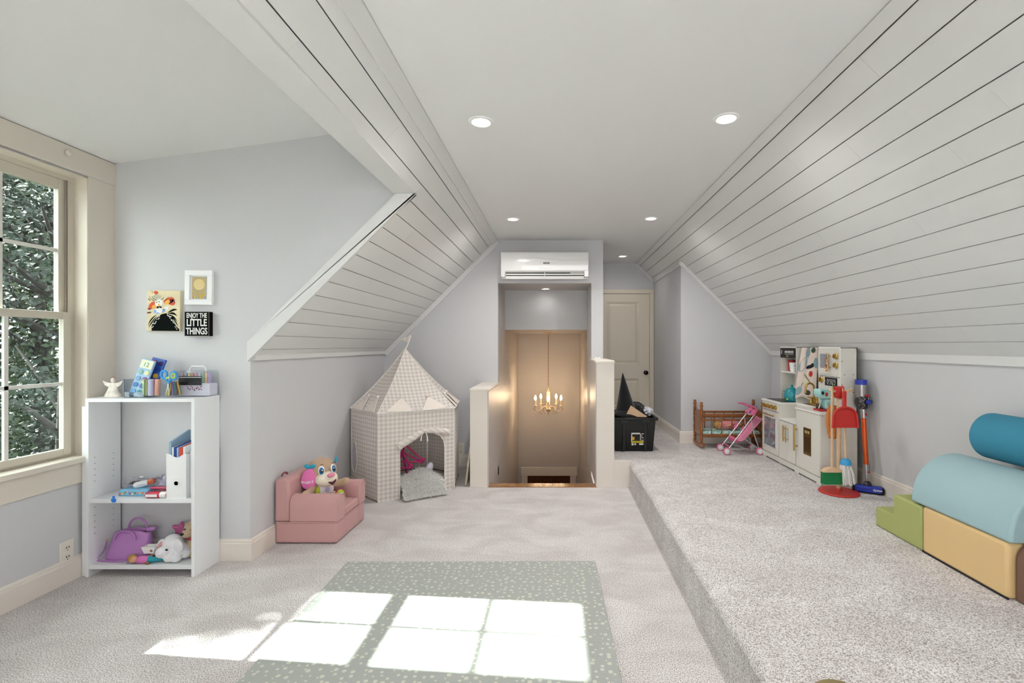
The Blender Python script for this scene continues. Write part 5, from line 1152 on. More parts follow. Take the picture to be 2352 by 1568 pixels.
MB().grid(lambda u, v: Vector(((0.09 + 0.065 * v) * math.cos(2 * PI * u), (0.09 + 0.065 * v) * math.sin(2 * PI * u), 0.005 - 0.05 * v + 0.02 * v * math.sin(4 * PI * u + 1))), 32, 4, wrap=True).build('brim', felt, t, smooth=60, solid=0.004)
crumple('costume', 'rumpled black costume heaped in the tote beside the hat', 'costume', (0.79, 4.80, ZP + 0.33), (0.11, 0.15, 0.10), felt, 51, 0.12)
crumple('fabric_bundle', 'crumpled white and grey fabric at the right rim of the tote', 'cloth', (0.885, 4.74, ZP + 0.345), (0.062, 0.07, 0.045), M('grey_white_cloth', '#c9cbd0', 0.9, var=(20, 0.35)), 61, 0.25)
o = MB().add([(-0.095, 0, 0), (0.12, 0, 0), (-0.035, 0.035, 0.105)], [(0, 1, 2)]).build('cardboard', M('kraft', '#c9a888', 0.85), solid=0.004); o.location = (0.74, 4.565, ZP + 0.318); tag(o, 'tan cardboard triangle standing in the front of the tote', 'cardboard')

# ------------------------------------------------------------------ doll cradle
wd_m = M('cradle_wood', '#8f5526', 0.35, var=(25, 0.3), coat=0.3)
t = thing('doll_cradle', 'turned wooden doll cradle on rockers against the gable wall', 'cradle', (1.69, 4.765, ZP))
X0, X1, Y0, Y1 = -0.295, 0.295, -0.11, 0.11
def post(x, y):
    pr = [(0.011, 0.03), (0.014, 0.06), (0.011, 0.075), (0.016, 0.085), (0.012, 0.10), (0.013, 0.155), (0.013, 0.165), (0.016, 0.19), (0.011, 0.205), (0.015, 0.25), (0.016, 0.27), (0.011, 0.285), (0.015, 0.295), (0.014, 0.36), (0.016, 0.375), (0.010, 0.39), (0.016, 0.405), (0.016, 0.418), (0.011, 0.428), (0.015, 0.44), (0.012, 0.448), (0, 0.448)]
    MB().lathe(pr, 14, (x, y, 0)).build('post', wd_m, t, smooth=45)
for x in (X0, X1):
    for y in (Y0, Y1): post(x, y)
    MB().prism([(Y0, 0.125), (Y1, 0.125), (Y1, 0.33)] + [(Y1 - (Y1 - Y0) * i / 8, 0.33 + 0.035 * math.sin(PI * i / 8)) for i in range(1, 8)] + [(Y0, 0.33)], 'x', x - 0.006, x + 0.006).build('end_panel', wd_m, t, bevel=0.002)
    pts = [(y, 0.012 + 0.9 * (y / 0.19) ** 2 * 0.035) for y in [-0.19 + 0.38 * i / 14 for i in range(15)]]
    MB().prism([(y, z - 0.012) for y, z in pts] + [(y, z + 0.022) for y, z in reversed(pts)], 'x', x - 0.010, x + 0.010).build('rocker', wd_m, t, bevel=0.003)
for y in (Y0, Y1):
    for z, r_ in ((0.325, 0.010), (0.275, 0.008)): MB().box(X0, X1, y - 0.006, y + 0.006, z - r_, z + r_).build('side_rail', wd_m, t, bevel=0.003)
    MB().box(X0, X1, y - 0.008, y + 0.008, 0.112, 0.140).build('bottom_rail', wd_m, t, bevel=0.003)
    for i in range(1, 6): x = X0 + (X1 - X0) * i / 6; MB().lathe([(0.005, 0.135), (0.0055, 0.2), (0.007, 0.23), (0.005, 0.25), (0.005, 0.325)], 10, (x, y, 0)).build('spindle', wd_m, t, smooth=45)
MB().box(X0, X1, Y0, Y1, 0.108, 0.118).build('bed_board', wd_m, t)
def dots_mat(key, base, dot, sc):
    m = bpy.data.materials.new(key); m.use_nodes = True; nt = m.node_tree; b = nt.nodes['Principled BSDF']; N = nt.nodes.new; L = nt.links.new
    b.inputs['Roughness'].default_value = 0.9; tc = N('ShaderNodeTexCoord'); v = N('ShaderNodeTexVoronoi'); v.inputs['Scale'].default_value = sc; L(tc.outputs['Object'], v.inputs['Vector'])
    r = N('ShaderNodeValToRGB'); e = r.color_ramp.elements; r.color_ramp.interpolation = 'CONSTANT'; e[0].color = rgb(dot); e[1].position = 0.32; e[1].color = rgb(base); L(v.outputs['Distance'], r.inputs['Fac']); L(r.outputs['Color'], b.inputs['Base Color']); return m
o = MB().box(-0.285, 0.285, -0.095, 0.095, -0.022, 0.022).build('crib_mattress', dots_mat('mint_floral', '#bfe0d8', '#2f8f8a', 55), bevel=0.016, seg=3, smooth=40); o.location = (1.69, 4.765, ZP + 0.142); tag(o, 'thin mint floral mattress inside the doll cradle', 'mattress')
t = thing('baby_doll', 'doll in a pink knitted dress lying in the cradle', 'doll', (1.70, 4.765, ZP + 0.205))
b = MB(); b.ball((-0.10, 0, 0), (0.036, 0.034, 0.036)); b.tube([(-0.08, 0, 0), (-0.03, 0, 0), (0.05, 0, 0.0), (0.13, 0.02, 0.0)], [0.02, 0.032, 0.034, 0.018], 12); b.tube([(-0.04, -0.03, 0.0), (0.0, -0.055, 0.01), (0.03, -0.05, 0.03)], 0.013, 8); b.build('body', sk, t, remesh=0.006)
MB().tube([(-0.07, 0, 0.002), (-0.05, 0, 0.004), (0.02, 0, 0.008), (0.07, 0, 0.004)], [0.02, 0.040, 0.045, 0.046], 16).build('dress', M('rose_knit', '#d88a92', 0.9), t, smooth=50)
MB().ball((-0.112, 0.004, 0.004), (0.036, 0.037, 0.038), 14, 10).build('hair', M('doll_hair', '#b58a4a', 0.8), t, smooth=60)
t = thing('baby_doll', 'reddish brown doll half hidden behind the stroller in the cradle', 'doll', (1.90, 4.775, ZP + 0.215))
b = MB(); b.ball((0.0, 0, 0.01), (0.045, 0.04, 0.045)); b.ball((-0.04, 0, -0.01), (0.04, 0.035, 0.035)); b.ball((0.03, -0.03, -0.02), (0.02, 0.02, 0.02)); b.build('body', M('red_brown_doll', '#8a4a35', 0.7), t, remesh=0.006)
MB().ball((0.012, 0, 0.03), (0.042, 0.042, 0.032), 14, 10).build('bonnet', M('dark_green_cloth', '#2f4a44', 0.9), t, smooth=60)

# ------------------------------------------------------------------ doll stroller
al = M('aluminium_tube', '#d3d6da', 0.25, 0.9); pf = M('stroller_pink', '#e08aa8', 0.7); pd_ = M('stroller_pink_deep', '#d4688f', 0.5)
t = thing('doll_stroller', 'pink doll stroller with silver frame standing in front of the cradle', 'stroller', (1.69, 4.47, ZP))
xf, xr = -0.145, 0.155; wr = 0.034
for y in (-0.085, 0.085):
    MB().tube([(xf, y, wr), (0.10, y * 0.96, 0.355), (0.125, y * 0.95, 0.385)], 0.0055, 8).build('front_tube', al, t, smooth=60)
    MB().tube([(0.075, y * 0.96, 0.325), (0.10, y, 0.20), (xr, y, wr)], 0.0045, 8).build('rear_tube', al, t, smooth=60)
    MB().tube([(0.005, y * 0.97, 0.165), (0.03, y, 0.135), (xr - 0.015, y, 0.06)], 0.004, 8).build('seat_tube', al, t, smooth=60)
    MB().tube([(xf + 0.05, y, 0.095), (0.06, y, 0.045), (xr - 0.005, y, 0.042)], 0.0035, 8).build('brace_tube', al, t, smooth=60)
    MB().tube([(0.11, y * 0.95, 0.365), (0.13, y * 0.95, 0.41), (0.105, y * 0.95, 0.435), (0.06, y * 0.95, 0.45), (0.02, y * 0.95, 0.452)], [0.009, 0.010, 0.010, 0.009, 0.007], 8).build('grip', pd_, t, smooth=60)
    for x in (xf, xr):
        w = MB().lathe([(0.012, -0.010), (wr - 0.004, -0.010), (wr, -0.006), (wr, 0.006), (wr - 0.004, 0.010), (0.012, 0.010)], 24, (x, y, wr), (PI / 2, 0, 0)).build('wheel', pd_, t, smooth=40)
        sy = -0.012
        MB().lathe([(0, 0.013), (0.006, 0.013), (0.008, 0.0115), (wr - 0.009, 0.0115), (wr - 0.008, -0.0115), (0, -0.0125)], 24, (x, y, wr), (PI / 2, 0, 0)).build('hub', whitep_m, w, smooth=40)
        sp_ = MB()
        for i in range(10): a_ = 2 * PI * i / 10; disc(sp_, (x + 0.018 * math.cos(a_), y - 0.0118, wr + 0.018 * math.sin(a_)), 0.0028, (0, -1, 0), 0.0008, 8)
        sp_.build('hub_holes', M('hub_dark', '#4a4450', 0.6), w)
MB().tube([(xf + 0.025, -0.085, 0.075), (xf + 0.025, 0.085, 0.075)], 0.006, 8).build('cross_bar', pd_, t, smooth=60); MB().tube([(xr, -0.085, wr), (xr, 0.085, wr)], 0.0045, 8).build('axle', al, t, smooth=60)
MB().grid(lambda u, v: Vector((-0.055 + 0.05 * 0 + 0.17 * max(0, v - 0.38) / 0.62 * 1.0 + 0.075 * min(v, 0.38) / 0.38, (u - 0.5) * 0.155, 0.135 + (0.20 * (v - 0.38) / 0.62 if v > 0.38 else -0.012 * math.sin(PI * v / 0.38)) - 0.012 * math.sin(PI * u))), 8, 14).build('seat_fabric', pf, t, smooth=60, solid=0.004)
MB().box(-0.075, -0.045, -0.08, 0.08, 0.105, 0.148).build('foot_flap', pd_, t, bevel=0.01, seg=2)
MB().obox((0.005, -0.082, 0.235), (0.05, 0.006, 0.03), (0, R(-50), 0)).build('side_strap', pd_, t, bevel=0.002); MB().obox((0.0, 0.082, 0.235), (0.05, 0.006, 0.03), (0, R(-50), 0)).build('side_strap', pd_, t, bevel=0.002)
MB().obox((0.10, -0.02, 0.385), (0.06, 0.16, 0.03), (0, R(-50), 0)).build('canopy_panel', pd_, t, bevel=0.008)
MB().obox((0.085, -0.045, 0.382), (0.05, 0.06, 0.006), (0, R(-56), 0)).build('tag_panel', M('tag_white', '#d9dde4', 0.5), t, bevel=0.002)
MB().obox((0.081, -0.05, 0.384), (0.03, 0.02, 0.005), (0, R(-56), 0)).build('tag_emblem', M('tag_navy', '#3a4668', 0.5), t)

# ------------------------------------------------------------------ foam climbing blocks
def foam(nm, label, poly, axis, a0, a1, m, bev=0.02):
    xs = [p[0] for p in poly]; o = MB().prism(poly, axis, a0, a1).build(nm, m, bevel=bev, seg=4, smooth=50); return tag(o, label, 'foam block', 'soft play foam blocks')
gF = M('foam_green', '#aab070', 0.85, bump=(500, 0.05)); yF = M('foam_yellow', '#dfbf8b', 0.85, bump=(500, 0.05)); lF = M('foam_light_blue', '#a0bcc1', 0.85, bump=(500, 0.05)); tF = M('foam_teal', '#3a87a2', 0.8, bump=(500, 0.05)); bF = M('foam_brown', '#7a5d4e', 0.85, bump=(500, 0.05))
foam('foam_steps', 'olive green two step foam block at the far end of the stack', [(2.675, ZP), (2.675, ZP + 0.105), (2.535, ZP + 0.105), (2.535, ZP + 0.215), (2.332, ZP + 0.215), (2.332, ZP)], 'x', 1.765, 2.165, gF, 0.012)
yb = foam('foam_block', 'mustard yellow rectangular foam block under the light blue half round', [(1.885, ZP), (1.885, ZP + 0.222), (2.328, ZP + 0.222), (2.328, ZP)], 'x', 1.762, 2.168, yF, 0.016)
MB().tube([(1.764, 1.886, ZP + 0.004), (1.764, 2.327, ZP + 0.004)], 0.005, 6).build('bottom_zip', black_m, yb)
foam('foam_wedge', 'brown rounded foam block at the near end of the yellow one', [(1.785, ZP), (1.785, ZP + 0.16)] + [(1.785 + 0.08 * (1 - math.cos(R(a))), ZP + 0.16 + 0.075 * math.sin(R(a))) for a in range(15, 91, 15)] + [(2.165, ZP + 0.235), (2.165, ZP)], 'y', 1.60, 1.88, bF, 0.012)
zb_ = ZP + 0.224; hx, hr_ = 1.965, 0.205
foam('foam_half_round', 'pale blue half cylinder foam block lying on the yellow block', [(hx + hr_ * math.cos(R(a)), zb_ + 0.012 + hr_ * 1.1 * math.sin(R(a))) for a in range(0, 181, 9)] + [(hx - hr_, zb_), (hx + hr_, zb_)], 'y', 1.87, 2.40, lF, 0.014)
cy_, cz2, cr_ = 2.075, 1.23 - 0.43, 0.108
foam('foam_roll', 'deep teal foam cylinder resting on top of the pale blue half round', [(cy_ + cr_ * math.cos(R(a)), cz2 + cr_ * math.sin(R(a))) for a in range(0, 360, 9)], 'y', 1.62, 2.31, tF, 0.012)

# ------------------------------------------------------------------ play mat
def mat_mat():
    m = bpy.data.materials.new('playmat_sage'); m.use_nodes = True; nt = m.node_tree; b = nt.nodes['Principled BSDF']; N = nt.nodes.new; L = nt.links.new
    b.inputs['Roughness'].default_value = 0.55
    tc = N('ShaderNodeTexCoord'); mp = N('ShaderNodeMapping'); mp.inputs['Scale'].default_value = (1.0, 1.0, 1.0); L(tc.outputs['Object'], mp.inputs['Vector'])
    v = N('ShaderNodeTexVoronoi'); v.inputs['Scale'].default_value = 30; v.inputs['Randomness'].default_value = 0.75; v.voronoi_dimensions = '2D'; v.distance = 'MINKOWSKI'; v.inputs['Exponent'].default_value = 2.6; L(mp.outputs['Vector'], v.inputs['Vector'])
    r = N('ShaderNodeValToRGB'); r.color_ramp.interpolation = 'LINEAR'; e = r.color_ramp.elements; e[0].position = 0.24; e[0].color = rgb('#c8cabb'); e[1].position = 0.29; e[1].color = rgb('#a4a8a3')
    sp = N('ShaderNodeSeparateColor'); L(v.outputs['Color'], sp.inputs[0]); ml = N('ShaderNodeMath'); ml.operation = 'MULTIPLY_ADD'; L(sp.outputs[0], ml.inputs[0]); ml.inputs[1].default_value = 0.16; L(v.outputs['Distance'], ml.inputs[2])
    L(ml.outputs[0], r.inputs['Fac']); L(r.outputs['Color'], b.inputs['Base Color'])
    wv = N('ShaderNodeTexWave'); wv.inputs['Scale'].default_value = 60; wv.bands_direction = 'Y'; L(tc.outputs['Object'], wv.inputs['Vector']); bp = N('ShaderNodeBump'); bp.inputs['Strength'].default_value = 0.25; bp.inputs['Distance'].default_value = 0.002; L(wv.outputs['Fac'], bp.inputs['Height']); L(bp.outputs['Normal'], b.inputs['Normal'])
    return m
b = MB().prism([(-1.185, 2.726), (0.217, 2.735), (0.247, 1.3), (-1.15, 1.29)], 'z', 0.0, 0.010); o = b.build('play_mat', mat_mat(), bevel=0.003); tag(o, 'sage green foam play mat with cream speckles on the lower carpet', 'play mat')
# olive bag at the lower frame edge
t = thing('olive_bag', 'olive drab rounded bag with a black patch on the raised carpet', 'bag', (0.775, 1.300, ZP))
MB().ball((0, 0, 0.03), (0.080, 0.085, 0.032), 24, 14).build('bag_body', M('olive_canvas', '#8a7b4e', 0.7), t, smooth=60)
MB().obox((0.0, 0.0, 0.0625), (0.04, 0.06, 0.003), (0, 0, 0.1)).build('patch', black_m, t, bevel=0.001)
# ------------------------------------------------------------------ play kitchen
km = M('kitchen_cream', '#dedbd2', 0.38); ke = M('kitchen_edge', '#eeece6', 0.35); mir = M('oven_mirror', '#b9bcc4', 0.12, 0.7)
KX, KW = 1.90, 2.168; K0, KA, KB_, K1 = 3.48, 3.835, 4.128, 4.46; KZ = ZP + 0.515
t = thing('play_kitchen', 'cream wooden toy kitchen with gold handles along the right wall', 'toy kitchen', (2.03, 3.97, ZP))
W_ = True
def kb(name, m, *a, parent=None, bevel=0.0015): return MB().box(*a).build(name, m, parent or t, W_, bevel=bevel)
kb('side_panel', km, KX + 0.004, KW, K0, K0 + 0.012, ZP, KZ - 0.012)
kb('side_panel', km, KX + 0.004, KW, K1 - 0.012, K1, ZP, KZ - 0.012)
kb('divider', km, KX + 0.006, KW, KA - 0.006, KA + 0.006, ZP, KZ - 0.012); kb('divider', km, KX + 0.006, KW, KB_ - 0.006, KB_ + 0.006, ZP, KZ - 0.012)
kb('back_panel', km, KW - 0.008, KW, K0 + 0.012, K1 - 0.012, ZP, KZ - 0.012)
kb('kick_board', km, KX + 0.004, KX + 0.014, K0 + 0.012, K1 - 0.012, ZP + 0.012, ZP + 0.055)
for a, c in ((K0 + 0.012, K0 + 0.06), (KA - 0.03, KA + 0.03), (K1 - 0.06, K1 - 0.012)): kb('kick_foot', km, KX + 0.004, KX + 0.014, a, c, ZP, ZP + 0.013)
# worktop with the notch in front of the sink
b = MB().prism([(KX - 0.008, K0 - 0.006), (KW, K0 - 0.006), (KW, K1 + 0.006), (KX - 0.008, K1 + 0.006), (KX - 0.008, KB_ - 0.004), (2.055, KB_ - 0.004), (2.055, KA + 0.004), (KX - 0.008, KA + 0.004)], 'z', KZ - 0.013, KZ)
b.build('worktop', ke, t, W_, bevel=0.002)
kb('sink_ledge', ke, KX, 2.06, KA + 0.006, KB_ - 0.006, KZ - 0.140, KZ - 0.128); kb('sink_back', km, 2.052, 2.06, KA + 0.006, KB_ - 0.006, KZ - 0.128, KZ - 0.012)
sk_ = kb('sink_bowl', M('sink_bronze', '#6a5c3a', 0.3, 0.8), 2.075, 2.145, KA + 0.02, KB_ - 0.06, KZ - 0.002, KZ + 0.0015)
# stove section
def front(name, y0, y1, z0, z1, m=km, x=KX, d=0.012, bevel=0.0018): return MB().box(x - 0.002, x + d, y0, y1, z0, z1).build(name, m, t, W_, bevel=bevel)
front('control_strip', KB_ + 0.008, K1 - 0.004, KZ - 0.085, KZ - 0.015)
for i in range(4):
    y = KB_ + 0.055 + 0.074 * i
    k = MB().lathe([(0.020, 0.0), (0.021, 0.006), (0.017, 0.009), (0.016, 0.024), (0.0, 0.026)], 18, (KX - 0.002, y, KZ - 0.05), (0, -PI / 2, 0)).build('knob', gold_m, t, W_, smooth=40)
    MB().obox((KX - 0.029, y, KZ - 0.05), (0.006, 0.005, 0.028), (R(25), 0, 0)).build('knob_grip', gold_m, k, W_)
od = front('oven_door', KB_ + 0.008, K1 - 0.004, ZP + 0.06, KZ - 0.09)
MB().box(KX - 0.004, KX, KB_ + 0.055, K1 - 0.05, ZP + 0.115, KZ - 0.15).build('oven_window', mir, od, W_)
for z in (ZP + 0.112, KZ - 0.150): MB().box(KX - 0.005, KX, KB_ + 0.05, K1 - 0.045, z, z + 0.005).build('window_bead', ke, od, W_)
for y in (KB_ + 0.05, K1 - 0.05): MB().box(KX - 0.005, KX, y, y + 0.005, ZP + 0.112, KZ - 0.145).build('window_bead', ke, od, W_)
def handle(parent, p0, p1, r=0.0055, so=0.024):
    p0 = Vector(p0); p1 = Vector(p1); off = Vector((-so, 0, 0)); dd = (p1 - p0)
    h = MB().tube([p0 + off, p1 + off], r, 10).build('handle', gold_m, parent, W_, smooth=40)
    for f in (0.18, 0.82): q = p0 + dd * f; MB().tube([q, q + off], r * 0.8, 8).build('handle_stem', gold_m, h, W_, smooth=40) if parent is t else None
    if parent is not t:
        b = MB()
        for f in (0.18, 0.82): q = p0 + dd * f; b.tube([q, q + off], r * 0.8, 8)
        b.build('handle_stems', gold_m, parent, W_, smooth=40)
handle(od, (KX, KB_ + 0.05, KZ - 0.122), (KX, K1 - 0.05, KZ - 0.122))
ym = (KA + KB_) / 2
for y0, y1, hy in ((KA + 0.008, ym - 0.001, ym - 0.02), (ym + 0.001, KB_ - 0.008, ym + 0.02)):
    dr = front('cupboard_door', y0, y1, ZP + 0.06, KZ - 0.145); handle(dr, (KX, hy, KZ - 0.17), (KX, hy, KZ - 0.30), 0.0048)
fr = front('fridge_door', K0 + 0.004, KA - 0.008, ZP + 0.06, KZ - 0.016); handle(fr, (KX, KA - 0.028, KZ - 0.135), (KX, KA - 0.028, KZ - 0.335), 0.0065, 0.028)
MB().box(KX - 0.0045, KX, 3.60, 3.71, KZ - 0.335, KZ - 0.135).build('dispenser_plate', M('bronze_plate', '#8a6d35', 0.3, 0.9), fr, W_, bevel=0.001)
MB().box(KX - 0.006, KX - 0.004, 3.615, 3.695, KZ - 0.315, KZ - 0.205).build('dispenser_recess', M('bronze_dark', '#5a3f1c', 0.35, 0.6), fr, W_)
for y in (3.63, 3.655, 3.68): MB().box(KX - 0.006, KX - 0.004, y - 0.006, y + 0.006, KZ - 0.175, KZ - 0.155).build('dispenser_icon', M('icon_pale', '#d8c48a', 0.4), fr, W_)
# stove top
kb('stove_top', M('stove_black', '#1c1d1f', 0.3), KX + 0.03, 2.10, KB_ + 0.015, K1 - 0.02, KZ, KZ + 0.003)
# towers
TX = 2.045; TT = HC - 0.013
for nm, y0, y1 in (('right', K0, 3.77), ('left', 4.12, 4.41)):
    kb('tower_side', km, TX, KW, y0, y0 + 0.010, KZ, TT); kb('tower_side', km, TX, KW, y1 - 0.010, y1, KZ, TT); kb('tower_top', ke, TX - 0.002, KW, y0, y1, TT - 0.008, TT + 0.002); kb('tower_back', km, KW - 0.008, KW, y0, y1, KZ, TT)
kb('backsplash', km, KW - 0.008, KW, 3.77, 4.12, KZ, KZ + 0.12)
# microwave tower
front('microwave_surround', K0 + 0.002, 3.768, TT - 0.215, TT - 0.008, km, TX, 0.01)
md = MB().box(TX - 0.010, TX - 0.002, 3.565, 3.758, TT - 0.200, TT - 0.022).build('microwave_door', km, t, W_, bevel=0.0015)
MB().box(TX - 0.012, TX - 0.009, 3.605, 3.727, TT - 0.155, TT - 0.050).build('microwave_window', mir, md, W_)
handle(md, (TX - 0.01, 3.588, TT - 0.17), (TX - 0.01, 3.588, TT - 0.04), 0.0045, 0.02)
for z in (TT - 0.065, TT - 0.13): MB().lathe([(0.022, 0.0), (0.022, 0.006), (0.017, 0.010), (0.016, 0.022), (0, 0.024)], 18, (TX - 0.002, 3.523, z), (0, -PI / 2, 0)).build('knob', gold_m, t, W_, smooth=40)
front('lower_panel', K0 + 0.002, 3.768, KZ, TT - 0.219, km, TX, 0.01)
MB().lathe([(0.024, 0.0), (0.024, 0.006), (0.019, 0.010), (0.018, 0.022), (0, 0.024)], 18, (TX - 0.002, 3.72, TT - 0.245), (0, -PI / 2, 0)).build('knob', gold_m, t, W_, smooth=40)
dp = MB().box(TX - 0.006, TX - 0.001, 3.513, 3.672, TT - 0.283, TT - 0.222).build('display_board', M('chalk_black', '#17181a', 0.5), t, W_, bevel=0.002)
wm = M('chalk_white', '#e6e6e2', 0.6)
b = MB()
for i in range(4):
    y = 3.632 - 0.030 * i; z = TT - 0.252
    b.box(TX - 0.0068, TX - 0.0058, y - 0.009, y - 0.0065, z - 0.014, z + 0.016); b.box(TX - 0.0068, TX - 0.0058, y + 0.0065, y + 0.009, z + (-0.004 if i % 2 else -0.014), z + 0.016); b.box(TX - 0.0068, TX - 0.0058, y - 0.008, y + 0.008, z + 0.014, z + 0.0165); b.box(TX - 0.0068, TX - 0.0058, y - 0.007, y + 0.007, z - 0.02, z - 0.0165)
b.box(TX - 0.0068, TX - 0.0058, 3.654, 3.665, TT - 0.252, TT - 0.249); b.build('display_marks', wm, dp, W_)
b = MB()
for y, z in ((3.484, 0), ): pass
for x, z in ((TX + 0.012, TT - 0.10), (TX + 0.03, TT - 0.195), (TX + 0.095, TT - 0.195), (TX + 0.095, TT - 0.32), (KX + 0.015, KZ - 0.02), (KX + 0.06, KZ - 0.027), (KX + 0.014, ZP + 0.03), (KX + 0.014, ZP + 0.008), (KW - 0.025, ZP + 0.012)): disc(b, (x, K0 + 0.0005, z), 0.0035, (0, -1, 0), 0.0012, 10)
b.build('screw_caps', black_m, t, W_)['kind'] = 'stuff'
# open shelf tower
bd = MB().box(TX - 0.006, TX + 0.006, 4.135, 4.402, TT - 0.095, TT - 0.012).build('menu_board', M('chalk_black', '#17181a', 0.5), t, W_, bevel=0.002)
b = MB()
for i in range(6): b.box(TX - 0.0072, TX - 0.0058, 4.305 - 0.027 * i - 0.008, 4.305 - 0.027 * i + 0.008, TT - 0.052, TT - 0.034); b.box(TX - 0.0072, TX - 0.0058, 4.305 - 0.027 * i - 0.009, 4.305 - 0.027 * i + 0.009, TT - 0.064, TT - 0.060)
b.obox((TX - 0.0065, 4.375, TT - 0.045), (0.0014, 0.008, 0.034), (R(20), 0, 0)); b.build('board_marks', wm, bd, W_)
MB().box(TX - 0.0072, TX - 0.0058, 4.25, 4.285, TT - 0.086, TT - 0.072).build('board_emblem', gold_m, bd, W_)
kb('tower_shelf', ke, TX - 0.004, KW, 4.13, 4.40, TT - 0.225, TT - 0.215)
bb = MB(); disc(bb, (KW - 0.009, 4.31, TT - 0.26), 0.011, (-1, 0, 0), 0.008, 14); bb.build('hook', M('dark_bronze', '#4a3a2c', 0.4, 0.6), t, W_)
# faucet
FX, FY = 2.11, 3.955
MB().box(FX - 0.02, FX + 0.02, FY - 0.06, FY + 0.06, KZ, KZ + 0.012).build('faucet_base', gold_m, t, W_, bevel=0.003)
MB().tube([(FX, FY, KZ + 0.01), (FX, FY, KZ + 0.13)] + [(FX - 0.035 + 0.035 * math.cos(R(a)), FY, KZ + 0.13 + 0.045 * math.sin(R(a))) for a in range(15, 181, 15)] + [(FX - 0.07, FY, KZ + 0.095)], 0.0075, 10).build('faucet', gold_m, t, W_, smooth=60)
for y in (FY - 0.045, FY + 0.045):
    k = MB().lathe([(0.014, 0.01), (0.012, 0.03), (0.009, 0.05), (0.013, 0.055), (0.010, 0.062), (0, 0.064)], 14, (FX, y, KZ)).build('tap', gold_m, t, W_, smooth=40); MB().tube([(FX, y, KZ + 0.055), (FX - 0.03, y, KZ + 0.06)], 0.005, 8).build('tap_lever', gold_m, k, W_, smooth=60)

# things on the kitchen
t = thing('toy_pail', 'white pail with red lid on the open kitchen shelf', 'pail', (2.095, 4.255, TT - 0.215)); MB().lathe([(0, 0), (0.033, 0.0), (0.041, 0.08), (0, 0.08)], 22).build('pail', whitep_m, t, smooth=40)
t = thing('toy_canister', 'red canister standing behind the white pail on the kitchen shelf', 'canister', (2.125, 4.335, TT - 0.215)); MB().box(-0.028, 0.028, -0.042, 0.042, 0, 0.088).build('canister', M('red_plastic', '#b8292a', 0.4), t, bevel=0.006); MB().box(-0.03, 0.03, -0.045, 0.045, 0.088, 0.10).build('lid', M('red_plastic', '#b8292a', 0.4), t, bevel=0.004)
t = thing('spice_jar', 'small black and white striped jar beside the pail on the kitchen shelf', 'jar', (2.075, 4.165, TT - 0.215)); MB().lathe([(0, 0), (0.018, 0), (0.018, 0.05), (0, 0.05)], 16).build('jar', M('jar_black', '#2c2c2e', 0.4), t, smooth=40)
for z in (0.01, 0.024, 0.038): MB().lathe([(0.0185, z), (0.0188, z + 0.005), (0.0185, z + 0.006), (0.0185, z)], 16).build('stripe', whitep_m, t)
MB().lathe([(0.015, 0.05), (0.019, 0.052), (0.019, 0.066), (0, 0.068)], 16).build('lid', steel_m, t, smooth=40)
tk = M('teal_glaze', '#1f8f9c', 0.25, coat=0.5)
t = thing('toy_kettle', 'round glossy teal toy kettle on the black stove top', 'kettle', (2.045, 4.20, KZ + 0.003))
MB().lathe([(0, 0), (0.045, 0.0), (0.058, 0.02), (0.062, 0.055), (0.054, 0.09), (0.036, 0.108), (0.030, 0.112), (0.012, 0.120), (0.008, 0.124), (0.012, 0.132), (0.010, 0.14), (0, 0.142)], 28).build('pot', tk, t, smooth=50)
MB().tube([(0.05, 0, 0.07), (0.075, 0, 0.08), (0.085, 0, 0.10)], [0.012, 0.009, 0.007], 10).build('spout', tk, t, smooth=60)
bb = MB(); disc(bb, (-0.052, -0.032, 0.022), 0.009, (-0.85, -0.5, 0), 0.003, 12); bb.build('green_sticker', M('sticker_green', '#a6d04a', 0.5), t)
for q in ((-0.06, 0.012, 0.06), (-0.058, 0.02, 0.082)): MB().ball(q, 0.004, 8, 6).build('dot', black_m, t, smooth=60)
# floral apron hanging between the towers
def apron_mat():
    m = bpy.data.materials.new('floral_print'); m.use_nodes = True; nt = m.node_tree; b = nt.nodes['Principled BSDF']; b.inputs['Roughness'].default_value = 0.9; b.inputs['Base Color'].default_value = rgb('#e4d3c8'); return m
AP0, AP1 = Vector((2.03, 4.105, 0)), Vector((2.15, 3.985, 0))
zt_, zb2 = TT - 0.005, KZ + 0.035
def apr(u, v):
    taper = 0.30 * (v ** 1.5); u2 = taper + u * (1 - taper * 0.9); p = AP0 + (AP1 - AP0) * u2; wv = 0.008 * math.sin(u * 9) * (0.4 + v); return Vector((p.x, p.y - wv, zb2 + (zt_ - zb2) * v + 0.02 * (1 - v) * math.sin(u * 5)))
t = thing('floral_apron', 'floral patterned kids apron hanging between the kitchen towers', 'apron', (2.10, 4.12, KZ))
MB().grid(apr, 14, 18).build('cloth', apron_mat(), t, True, smooth=60, solid=0.003)
def petal(nm, c_, u0, v0, ru, rv, rot=0, n=16):
    b = MB(); pts = []
    for k in range(n):
        a = 2 * PI * k / n; du = ru * math.cos(a); dv = rv * math.sin(a); u = u0 + du * math.cos(rot) - dv * math.sin(rot) * 1.5; v = v0 + du * math.sin(rot) * 0.7 + dv * math.cos(rot); u = min(max(u, 0.0), 1.0); v = min(max(v, 0.0), 1.0); pts.append(apr(u, v) + Vector((-0.0015, -0.0035, 0)))
    b.poly(pts); b.build(nm, M('print_' + c_, c_, 0.9), t, True)
petal('blue_leaf', '#8aa6ac', 0.22, 0.66, 0.26, 0.12, 0.6); petal('blue_leaf', '#8aa6ac', 0.45, 0.90, 0.16, 0.09, 1.1); petal('blue_leaf', '#8aa6ac', 0.12, 0.14, 0.16, 0.08, 0.2); petal('blue_leaf', '#8aa6ac', 0.88, 0.72, 0.12, 0.10, 0.2)
